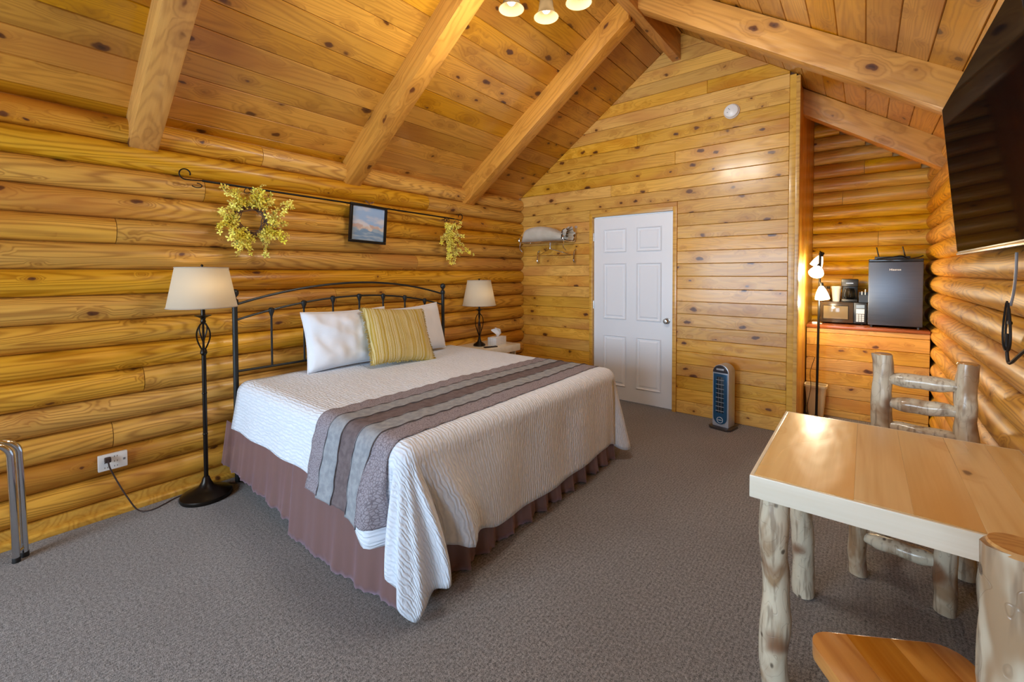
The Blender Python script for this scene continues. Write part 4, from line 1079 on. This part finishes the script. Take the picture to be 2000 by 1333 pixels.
MB().tube([(0.026 * math.cos(a), -0.0845, 0.085 + 0.026 * math.sin(a)) for a in [2 * PI * i / 32 for i in range(32)]], 0.0018, 6, closed=True).build('emblem_ring', M_WHITE, ht)
def text_part(txt, size, mat, parent, M, name='lettering'):
    cu = bpy.data.curves.new(name, 'FONT'); cu.body = txt; cu.size = size; cu.align_x = 'CENTER'; cu.align_y = 'CENTER'; cu.extrude = 0.0004
    tmp = bpy.data.objects.new('tmp', cu); C.objects.link(tmp); dg = bpy.context.evaluated_depsgraph_get(); dg.update()
    me = bpy.data.meshes.new_from_object(tmp.evaluated_get(dg)); bpy.data.objects.remove(tmp); me.materials.clear(); me.materials.append(mat)
    return link(name, me, parent, M=M)
text_part('Lasko', 0.016, M_WHITE, ht, axes((1, 0, 0), (0, 0, 1), (0, -0.0845, 0.085)))

# ================================================================== KITCHENETTE
CY, CZ = 5.27, 0.89
ct = thing('counter', 'built-in pine board counter with reddish top in the alcove', 'counter', ((XT + XRC) / 2, CY, 0))
ox = (XT + XRC) / 2
MB().box(XT + 0.006 - ox, XRC - 0.002 - ox, -0.012, YA - 0.05 - CY, CZ - 0.026, CZ).build('worktop', M_COUNT, ct, bev=0.004)
MB().box(XT + 0.02 - ox, XRC - 0.02 - ox, 0.025, YA - 0.06 - CY, 0.0, CZ - 0.026).build('carcass', M_DARK, ct)
zz = [CZ - 0.027, 0.815, 0.69, 0.565, 0.44, 0.315, 0.19, 0.065, 0.0]
for z1, z0 in zip(zz[:-1], zz[1:]):
    me = MB().box(0, XRC - 0.002 - XT - 0.008, 0.001, z1 - z0 - 0.001, 0, 0.022).mesh('board', bev=0.003, seg=1); me.materials.append(M_WALL)
    link('board', me, ct, M=axes((1, 0, 0), (0, 0, 1), (XT + 0.008 - ox, 0.022, z0)))
# fridge
n = NT('brushed_dark_steel'); br = n.noise(n.vm('MULTIPLY', n.co(), (4, 4, 500)), 1.0, 2)
n.set(Base_Color=n.mix(br, srgb(72, 76, 84), srgb(94, 98, 106)), Metallic=0.85, Roughness=n.math('MULTIPLY_ADD', br, 0.12, 0.30)); M_DSTEEL = n.m
fg = thing('mini_fridge', 'dark steel mini fridge on the alcove counter', 'fridge', (0.214, 5.36, CZ), math.radians(-3))
MB().box(-0.192, 0.192, 0.045, 0.44, 0.018, 0.640).build('body', M_BLKPL, fg, bev=0.006)
fd = MB().box(-0.192, 0.192, -0.005, 0.040, 0.022, 0.618).build('door', M_DSTEEL, fg, bev=0.008)
MB().box(-0.192, 0.192, 0.0, 0.42, 0.620, 0.645).build('top_trim', plain('glossy_black_trim', srgb(40, 42, 46), 0.12, 0.4), fg, bev=0.006)
text_part('Hisense', 0.026, M_WHITE, fd, axes((1, 0, 0), (0, 0, 1), (0.0, -0.0056, 0.545)), 'logo')
for x in (-0.165, 0.165):
    for y in (0.03, 0.40): MB().lathe([(0.014, 0), (0.014, 0.02)], 10, (x, y, 0)).build('foot', M_BLKPL, fg)
# router on fridge
rt_ = thing('router', 'flat black router with two upright antennas on the mini fridge', 'router', (0.20, 5.60, CZ + 0.645), math.radians(-3))
MB().prism([(-0.13, -0.07), (0.13, -0.07), (0.11, 0.07), (-0.11, 0.07)], 0, 0.028).build('body', M_BLKPL, rt_, bev=0.006)
for x, dx in ((-0.10, -0.02), (0.095, -0.022)): MB().tube([(x, 0.06, 0.015), (x + dx, 0.062, 0.125)], [0.0065, 0.005], 8).build('antenna', M_BLKPL, rt_)
rc = thing('power_cable', 'loose black cable lying across the mini fridge top', 'cable', (0.18, 5.50, CZ + 0.645), 0)
MB().tube(bez([(-0.09, -0.02, 0.006), (0.0, -0.045, 0.018), (0.08, -0.03, 0.030), (0.13, 0.02, 0.006), (0.19, -0.02, 0.012), (0.232, 0.0, 0.03)], 6), 0.0045, 6).build('cable', M_RUBBER, rc)
# microwave
mw = thing('microwave', 'compact dark microwave with keypad beside the mini fridge', 'microwave', (-0.170, 5.50, CZ), 0)
MB().box(-0.186, 0.186, 0.012, 0.32, 0.012, 0.222).build('body', M_BLKPL, mw, bev=0.008)
n = NT('microwave_door'); n.set(Base_Color=srgb(74, 62, 50), Roughness=0.16, Metallic=0.3); M_MWD = n.m
md = MB().box(-0.186, 0.082, -0.010, 0.012, 0.014, 0.220).build('door', M_MWD, mw, bev=0.006)
MB().box(-0.160, 0.040, -0.0125, -0.009, 0.052, 0.182).build('window', plain('microwave_glass', srgb(128, 116, 92), 0.08), md, bev=0.004)
fr = MB().tube([(-0.164, -0.010, 0.048), (0.044, -0.010, 0.048), (0.044, -0.010, 0.186), (-0.164, -0.010, 0.186)], 0.004, 6, closed=True); fr.build('window_frame', M_BLKPL, md)
kp = MB().box(0.086, 0.186, -0.010, 0.012, 0.014, 0.220).build('control_panel', M_BLKPL, mw, bev=0.004)
MB().box(0.103, 0.168, -0.0115, -0.0095, 0.168, 0.200).build('display', plain('lcd_grey_blue', srgb(120, 136, 152), 0.15), kp)
MB().box(0.103, 0.168, -0.0115, -0.0095, 0.112, 0.160).build('label_field', plain('panel_print_white', srgb(206, 214, 222), 0.3), kp)
for i in range(3):
    for j in range(4): MB().box(0.104 + i * 0.022, 0.122 + i * 0.022, -0.0118, -0.0095, 0.034 + j * 0.019, 0.049 + j * 0.019).build('key', plain('key_white', srgb(196, 206, 216), 0.4) if (i + j) == 0 else bpy.data.materials['key_white'], kp)
for x in (-0.15, 0.15):
    for y in (0.03, 0.29): MB().lathe([(0.012, 0), (0.012, 0.014)], 8, (x, y, 0)).build('foot', M_RUBBER, mw)
MT = CZ + 0.222
cm = thing('coffee_maker', 'small black coffee maker with glass pot on the microwave', 'coffee maker', (-0.122, 5.64, MT))
MB().box(-0.066, 0.066, -0.075, 0.10, 0, 0.028).build('base', M_BLKPL, cm, bev=0.008)
MB().box(-0.064, 0.064, 0.045, 0.10, 0.02, 0.225).build('column', M_BLKPL, cm, bev=0.008)
MB().box(-0.068, 0.068, -0.075, 0.102, 0.155, 0.232).build('brew_head', M_BLKPL, cm, bev=0.010)
n = NT('clear_glass'); n.set(Base_Color=c4(.9, .93, .95), Roughness=0.03, Transmission_Weight=1.0); n.b.inputs['IOR'].default_value = 1.25; M_GLASS = n.m
MB().lathe([(0.040, 0.030), (0.050, 0.045), (0.053, 0.080), (0.046, 0.115), (0.038, 0.130), (0.042, 0.138), (0.040, 0.138), (0.036, 0.130), (0.044, 0.114), (0.051, 0.080), (0.048, 0.046), (0.038, 0.033), (0.0, 0.032)], 24, (0, -0.022, 0)).build('carafe', M_GLASS, cm)
MB().tube(bez([(0.0, -0.062, 0.125), (0.0, -0.098, 0.115), (0.0, -0.098, 0.07), (0.0, -0.070, 0.055)], 5), 0.006, 8).build('handle', M_BLKPL, cm)
MB().box(-0.03, 0.03, -0.078, -0.074, 0.186, 0.192).build('badge', M_SILVER, cm)
cp = thing('foam_cup', 'white foam cup beside the coffee maker on the microwave', 'cup', (-0.232, 5.63, MT))
MB().lathe([(0.030, 0.0), (0.030, 0.001), (0.041, 0.13), (0.043, 0.132), (0.043, 0.137), (0.039, 0.137), (0.030, 0.015), (0.0, 0.012)][::1], 24).build('cup', M_WHITE, cp)
for i in range(2): MB().lathe([(0.0415 , 0.137 + i * 0.010), (0.0435, 0.138 + i * 0.010), (0.0435, 0.144 + i * 0.010), (0.0415, 0.147 + i * 0.010)], 24, caps=False).build('rim', M_WHITE, cp)
jr = thing('glass_jar', 'small amber glass jar behind the lamp on the microwave', 'jar', (-0.318, 5.63, MT))
MB().lathe([(0.0, 0.0), (0.034, 0.0), (0.036, 0.01), (0.036, 0.11), (0.030, 0.13)], 20).build('body', plain('amber_glass', srgb(120, 84, 40), 0.12), jr)
MB().lathe([(0.031, 0.13), (0.034, 0.132), (0.034, 0.155), (0.0, 0.157)], 20).build('lid', plain('bronze_lid', srgb(70, 56, 36), 0.3, 0.6), jr)
cy_ = thing('condiment_caddy', 'open black caddy of packets between coffee maker and mini fridge', 'caddy', (-0.012, 5.60, MT))
b = MB()
for a in ((-.036, .036, -.04, -.036, 0, .075), (-.036, .036, .036, .04, 0, .10), (-.036, -.032, -.036, .036, 0, .085), (.032, .036, -.036, .036, 0, .085), (-.032, .032, -.036, .036, 0, .006)): b.box(*a)
b.build('box', M_BLKPL, cy_)
for i in range(2):
    m_ = MB().obox((0, 0, 0), (1, 0.2, 0.1), (0, 1, 0.15 * i - .3), (0, 0, 1), 0.004, 0.016, 0.035)
    tag(m_.build('sugar_packet', M_WHITE, None, (-0.012 - 0.012 + i * 0.026, 5.60 - 0.01 + 0.008 * (i % 2), MT + 0.070 + 0.022 * i), bev=0.0015), ('taller white packet' if i else 'shorter white packet') + ' standing in the black caddy', 'packet', 'packets in the caddy')
sw = thing('cord_switch', 'small white plug-in cord switch on the counter behind the lamp pole', 'switch', (-0.385, 5.36, CZ))
MB().box(-0.03, 0.03, -0.02, 0.02, 0, 0.022).build('body', M_WHITE, sw, bev=0.006); MB().tube(bez([(0.028, 0, 0.008), (0.05, -0.02, 0.006), (0.045, 0.04, 0.006), (0.0, 0.06, 0.006)], 6), 0.003, 6).build('cable', M_WHITE, sw)
# waste bin
bn = thing('waste_bin', 'cream plastic waste bin on the alcove floor by the partition', 'bin', (-0.362, 5.185, 0))
def binf(w0, d0, w1, d1, z0, z1, th=0.003):
    def rr_(w, d, r, z, n=6):
        P = []
        for cx_, cy2, a0 in ((w - r, d - r, 0), (-w + r, d - r, PI / 2), (-w + r, -d + r, PI), (w - r, -d + r, 1.5 * PI)):
            P += [(cx_ + r * math.cos(a0 + PI / 2 * i / n), cy2 + r * math.sin(a0 + PI / 2 * i / n), z) for i in range(n + 1)]
        return P
    b = MB(); R = [rr_(w0, d0, .03, z0), rr_(w1, d1, .03, z1 - .02), rr_(w1 + .008, d1 + .008, .034, z1 - .02), rr_(w1 + .008, d1 + .008, .034, z1), rr_(w1 - .004, d1 - .004, .028, z1), rr_(w0 - .004, d0 - .004, .027, z0 + .006)]
    k = len(R[0]); vs = [p for r in R for p in r]; fs = [tuple(range(k - 1, -1, -1)), tuple(range(5 * k, 6 * k))]
    for j in range(5): fs += [(j * k + i, j * k + (i + 1) % k, (j + 1) * k + (i + 1) % k, (j + 1) * k + i) for i in range(k)]
    b.add(vs, fs); return b
M_BIN = plain('cream_plastic', srgb(222, 204, 160), 0.45)
binf(0.062, 0.052, 0.086, 0.066, 0, 0.315).build('tub', M_BIN, bn)
# tree lamp
pl = thing('tree_lamp', 'thin black tree lamp with three lit white shades in the alcove', 'lamp', (-0.345, 5.02, 0))
MB().lathe([(0.0, 0), (0.080, 0), (0.082, 0.012), (0.07, 0.022), (0.03, 0.032), (0.013, 0.05), (0.011, 0.06)], 32).build('base', M_BLACK, pl)
MB().tube([(0, 0, 0.05), (0.012, 0, 1.60)], 0.0105, 12).build('pole', M_BLACK, pl)
def bell(p, d, r, L):
    prof = [(0.016, 0.0), (0.022, 0.012), (0.034, 0.03), (0.046, 0.055), (0.056, 0.085), (0.060, 0.105), (0.0, 0.112)]
    s = MB().lathe([(a * r / 0.06, z * L / 0.11) for a, z in prof], 22, p, axis=d)
    return s
for k, (p, d, r, L) in enumerate((((0.018, 0.032, 1.575), (-0.42, 0.20, -1), 0.052, 0.115), ((0.002, -0.045, 1.462), (-0.12, -0.80, -0.60), 0.060, 0.10), ((0.026, -0.03, 1.285), (0.10, -0.30, -1), 0.058, 0.13))):
    dv = Vector(d).normalized(); P = Vector(p)
    arm = MB().tube([(0.010, 0, P.z + 0.035), tuple(P + Vector((0, 0, .025))), tuple(P)], 0.006, 8).build('arm', M_BLACK, pl)
    MB().lathe([(0.014, -0.03), (0.018, -0.022), (0.018, 0.008), (0.014, 0.012)], 14, P, axis=dv).build('socket', M_BLACK, arm)
    bell(P, dv, r, L).build('lamp_shade', M_PSHADE, pl)
    e = Vector((-0.345, 5.02, 0)) + P + dv * (L + 0.035)
    bulb_light('tree_lamp_light', e, 8.5, (1.0, 0.86, 0.60), 0.03)
MB().tube(bez([(-0.02, 0.03, 0.60), (-0.055, 0.035, 0.45), (-0.05, 0.05, 0.30), (-0.075, 0.04, 0.12), (-0.06, 0.05, 0.004)], 6), 0.0025, 5).build('cable', M_RUBBER, pl)

# ================================================================== TELEVISION
tv = thing('television', 'large black flat-screen television tilted on the right log wall', 'television', (0.405, 2.62, 1.90))
tv.rotation_euler = (Matrix.Rotation(math.radians(1.2), 3, 'Z') @ Matrix.Rotation(math.radians(-5.2), 3, 'Y')).to_euler()
n = NT('glossy_black_screen'); n.n.remove(n.b); M_SCR = n.m
_d = n.new('ShaderNodeBsdfDiffuse'); _d.inputs[0].default_value = srgb(12, 12, 13); _g = n.new('ShaderNodeBsdfGlossy'); _g.inputs['Roughness'].default_value = 0.05
_x = n.new('ShaderNodeMixShader'); _x.inputs[0].default_value = 0.10; n.L(_d.outputs[0], _x.inputs[1]); n.L(_g.outputs[0], _x.inputs[2]); n.L(_x.outputs[0], n.out.inputs[0])
HW, HH = 0.685, 0.395
MB().box(-0.045, -0.012, -HW, HW, -HH, HH).build('housing', M_BLKPL, tv, bev=0.006)
MB().box(-0.0475, -0.044, -HW + 0.008, HW - 0.008, -HH + 0.018, HH - 0.008).build('screen', M_SCR, tv)
MB().box(-0.050, -0.043, -HW, HW, -HH, -HH + 0.012).build('bottom_bezel', M_CHROME if False else M_STEEL, tv, bev=0.001)
MB().box(-0.012, 0.055, -0.20, 0.20, -0.15, 0.15).build('wall_mount', M_BLACK, tv, bev=0.004)
tc = thing('coiled_cord', 'grey cord looped and tied hanging under the television', 'cord', (0.432, 2.42, 1.455))
MB().tube(bez([(0.0, 0, 0.03), (0.0, 0.005, -0.05), (0.0, 0.03, -0.12), (-0.004, 0.045, -0.17)], 8), 0.0045, 6).build('cable', M_GREY, tc)
lp = []
for k in range(2):
    lp += [(-0.012 + .006 * k, 0.050 + (0.075 - 0.022 * k) * math.sin(a) * (0.35 + .65 * math.sin(a / 2) ** 2) + .008 * k, -0.25 + (0.095 - 0.012 * k) * math.cos(a) - 0.010 * k) for a in [i * 2 * PI / 20 for i in range(20)]]
MB().tube(bez(lp, 2), 0.0034, 6).build('coil', M_RUBBER, tc)
MB().tube([(-0.005, 0.045 + 0.012 * math.cos(a), -0.235 + 0.003 * math.sin(a)) for a in [i * 2 * PI / 12 for i in range(12)]], 0.006, 6, closed=True).build('tie', M_RUBBER, tc)
MB().tube(bez([(-0.005, 0.075, -0.28), (-0.004, 0.085, -0.335), (-0.004, 0.06, -0.385), (-0.004, 0.01, -0.38), (-0.004, -0.10, -0.335), (-0.004, -0.30, -0.26)], 8), 0.0055, 6).build('flat_cable', M_RUBBER, tc)

# ================================================================== TABLE AND CHAIRS
TX0, TX1, TY0, TY1, TZ = -0.282, 0.448, 1.562, 2.395, 0.762
tcx, tcy = (TX0 + TX1) / 2, (TY0 + TY1) / 2
tbl = thing('log_table', 'plank-topped table with peeled log legs against the right wall', 'table', (tcx, tcy, 0))
ed = [TX0 + 0.012, -0.017, 0.110, 0.245, 0.355, TX1 - 0.004]
for a, e in zip(ed[:-1], ed[1:]):
    me = MB().box(0.0001, e - a - 0.0001, 0, TY1 - TY0 - 0.024, 0, 0.035).mesh('plank', bev=0.0005, seg=1); me.materials.append(M_TABLE)
    link('plank', me, tbl, loc=(a - tcx, TY0 + 0.012 - tcy, TZ - 0.035))
for a in ((TX0, TX1, TY0, TY0 + 0.0115), (TX0, TX1, TY1 - 0.0115, TY1), (TX0, TX0 + 0.0115, TY0 + 0.012, TY1 - 0.012), (TX1 - 0.0035, TX1, TY0 + 0.012, TY1 - 0.012)):
    MB().box(a[0] - tcx, a[1] - tcx, a[2] - tcy, a[3] - tcy, TZ - 0.072, TZ - 0.0008).build('fascia', M_FASC, tbl, bev=0.003)
def wlog(p0, p1, r, n=16, m=18, wob=0.2, seed=1.0, ends=None, bend=0.008):
    """peeled log with bumps; ends = radius factor taper at both ends (tenons)"""
    p0, p1 = Vector(p0), Vector(p1); pts = []; rs = []
    d = (p1 - p0); o1 = d.orthogonal().normalized(); o2 = d.normalized().cross(o1)
    for i in range(m + 1):
        t = i / m
        off = o1 * bend * noise.noise(Vector((t * 3, seed, 0))) + o2 * bend * noise.noise(Vector((t * 3, seed, 9)))
        k = 1 + 0.10 * noise.noise(Vector((t * 5, seed * 2, 4)))
        if ends:
            e = min(t, 1 - t) * d.length
            k *= ends + (1 - ends) * sst(0.0, 0.075, e)
        pts.append(p0 + d * t + off * min(1, 6 * min(t, 1 - t))); rs.append(r * k)
    return MB().tube(pts, rs, n, wob=wob, seed=seed)
for (x, y, x2, y2, r, s) in ((-0.222, 1.635, -0.215, 1.650, 0.041, 1.0), (-0.215, 2.255, -0.190, 2.270, 0.041, 2.3), (0.38, 1.65, 0.38, 1.64, 0.042, 3.1), (0.38, 2.28, 0.38, 2.28, 0.041, 4.4)):
    wlog((x - tcx, y - tcy, TZ - 0.036), (x2 - tcx, y2 - tcy, 0.002), r, seed=s, bend=0.02).build('leg', M_PEEL, tbl, angle=70)

def chair(label, loc, rz, w, seed):
    o = thing('log_chair', label, 'chair', loc, rz, None)
    hw_ = w / 2
    for s in (-1, 1):
        wlog((s * hw_, -0.20, 0.002), (s * hw_, -0.205, 0.992), 0.042, seed=seed + s, wob=0.34, m=26, bend=0.012).build('back_post', M_PEEL, o, angle=70)
        MB().lathe([(0.038, 0.988), (0.034, 0.996), (0.0, 0.9965)], 18, (s * hw_, -0.205, 0)).build('post_cap', M_CUT, o)
        wlog((s * (hw_ - 0.005), 0.16, 0.002), (s * (hw_ - 0.005), 0.16, 0.412), 0.036, seed=seed + 5 + s).build('front_leg', M_PEEL, o, angle=70)
        wlog((s * hw_, -0.19, 0.22), (s * (hw_ - 0.005), 0.15, 0.22), 0.022, seed=seed + 9 + s, ends=0.6).build('stretcher', M_PEEL, o, angle=70)
    for k, z in enumerate((0.875, 0.755, 0.635)):
        wlog((-hw_ + 0.015, -0.203, z + 0.006), (hw_ - 0.015, -0.203, z - 0.006), 0.036 if k < 2 else 0.030, seed=seed + 20 + k, ends=0.62, wob=0.12).build('back_rung', M_PEEL, o, angle=70)
    wlog((-hw_ + 0.01, 0.16, 0.20), (hw_ - 0.015, 0.16, 0.185), 0.033, seed=seed + 31, ends=0.6).build('front_rung', M_PEEL, o, angle=70)
    # seat planks clipped to a rounded outline
    def outline_x(y):   # half width at y
        h = 0.150 + (0.182 - 0.150) * (y + 0.19) / 0.48
        r = 0.06
        if y > 0.29 - r: h -= r - math.sqrt(max(0, r * r - (y - 0.29 + r) ** 2))
        return h
    yy = [-0.165 + (0.29 + 0.165) * (1 - (1 - i / 26) ** 1.8) for i in range(27)]
    cuts = [-0.30, -0.075, 0.03, 0.115, 0.30]
    for a, e in zip(cuts[:-1], cuts[1:]):
        L_ = [(max(a, -outline_x(y)), y) for y in yy]; R_ = [(min(e, outline_x(y)), y) for y in yy]
        P = [q for q, q2 in zip(L_, R_) if q2[0] - q[0] > 0.0005] + [q2 for q, q2 in list(zip(L_, R_))[::-1] if q2[0] - q[0] > 0.0005]
        me = MB().prism(P, 0.412, 0.450).mesh('seat_plank', bev=0.003, seg=2, angle=50); me.materials.append(M_SEAT)
        link('seat_plank', me, o)
    return o
chair('peeled log chair behind the table, its three-rung back facing the alcove', (0.172, 2.700, 0), math.radians(165.5), 0.305, 2.0)
ang = math.radians(31); w_ = 0.24
lx_, ly_ = -w_ / 2, -0.2
chair('log chair nearest the viewer with orange plank seat under the table edge', (0.186 - (lx_ * math.cos(ang) - ly_ * math.sin(ang)), 1.0 - (lx_ * math.sin(ang) + ly_ * math.cos(ang)), 0), ang, w_, 11.0)

# ================================================================== CHANDELIER
chd = thing('chandelier', 'bronze chandelier with bell glass shades under the ridge beam', 'chandelier', (-1.385, 1.985, 3.02))
rz_ = roof(-1.385) - 3.02
MB().lathe([(0.0, rz_ + 0.02), (0.06, rz_ + 0.01), (0.06, rz_ - 0.045), (0.05, rz_ - 0.06), (0.012, rz_ - 0.075)], 24).build('canopy', M_BRONZE, chd)
MB().tube([(0, 0, rz_ - 0.06), (0, 0, 0.05)], 0.008, 10).build('stem', M_BRONZE, chd)
MB().lathe([(0.0, -0.03), (0.012, -0.02), (0.03, 0.0), (0.035, 0.03), (0.025, 0.06), (0.012, 0.08), (0.010, 0.12)], 20).build('hub', M_BRONZE, chd)
for k in range(6):
    a = math.radians(60 * k + 0); dx, dy = math.cos(a), math.sin(a)
    arm = MB().tube(bez([(0.02 * dx, 0.02 * dy, 0.03), (0.09 * dx, 0.09 * dy, 0.0), (0.17 * dx, 0.17 * dy, 0.04), (0.215 * dx, 0.215 * dy, 0.10), (0.222 * dx, 0.222 * dy, 0.075), (0.222 * dx, 0.222 * dy, 0.055)], 6), 0.006, 8).build('arm', M_BRONZE, chd)
    c_ = (0.222 * dx, 0.222 * dy, 0)
    MB().lathe([(0.012, 0.07), (0.022, 0.062), (0.024, 0.035), (0.018, 0.03)], 16, c_).build('socket', M_BRONZE, arm)
    MB().lathe([(0.026, 0.048), (0.034, 0.030), (0.040, 0.0), (0.044, -0.035), (0.052, -0.060), (0.066, -0.078), (0.074, -0.086), (0.071, -0.087), (0.062, -0.077), (0.049, -0.060), (0.041, -0.034), (0.037, 0.0), (0.031, 0.028), (0.024, 0.046)], 28, c_, caps=False).build('glass_shade', M_GLASS_SH, arm)
    MB().lathe([(0.0, 0.03), (0.012, 0.028), (0.014, 0.01), (0.022, -0.008), (0.027, -0.028), (0.025, -0.045), (0.015, -0.058), (0.0, -0.062)], 16, c_).build('bulb', M_BULB, arm)
    bulb_light('chandelier_light', (-1.385 + c_[0], 1.985 + c_[1], 3.02 - 0.150), 10.0, (1.0, 0.96, 0.88), 0.045)
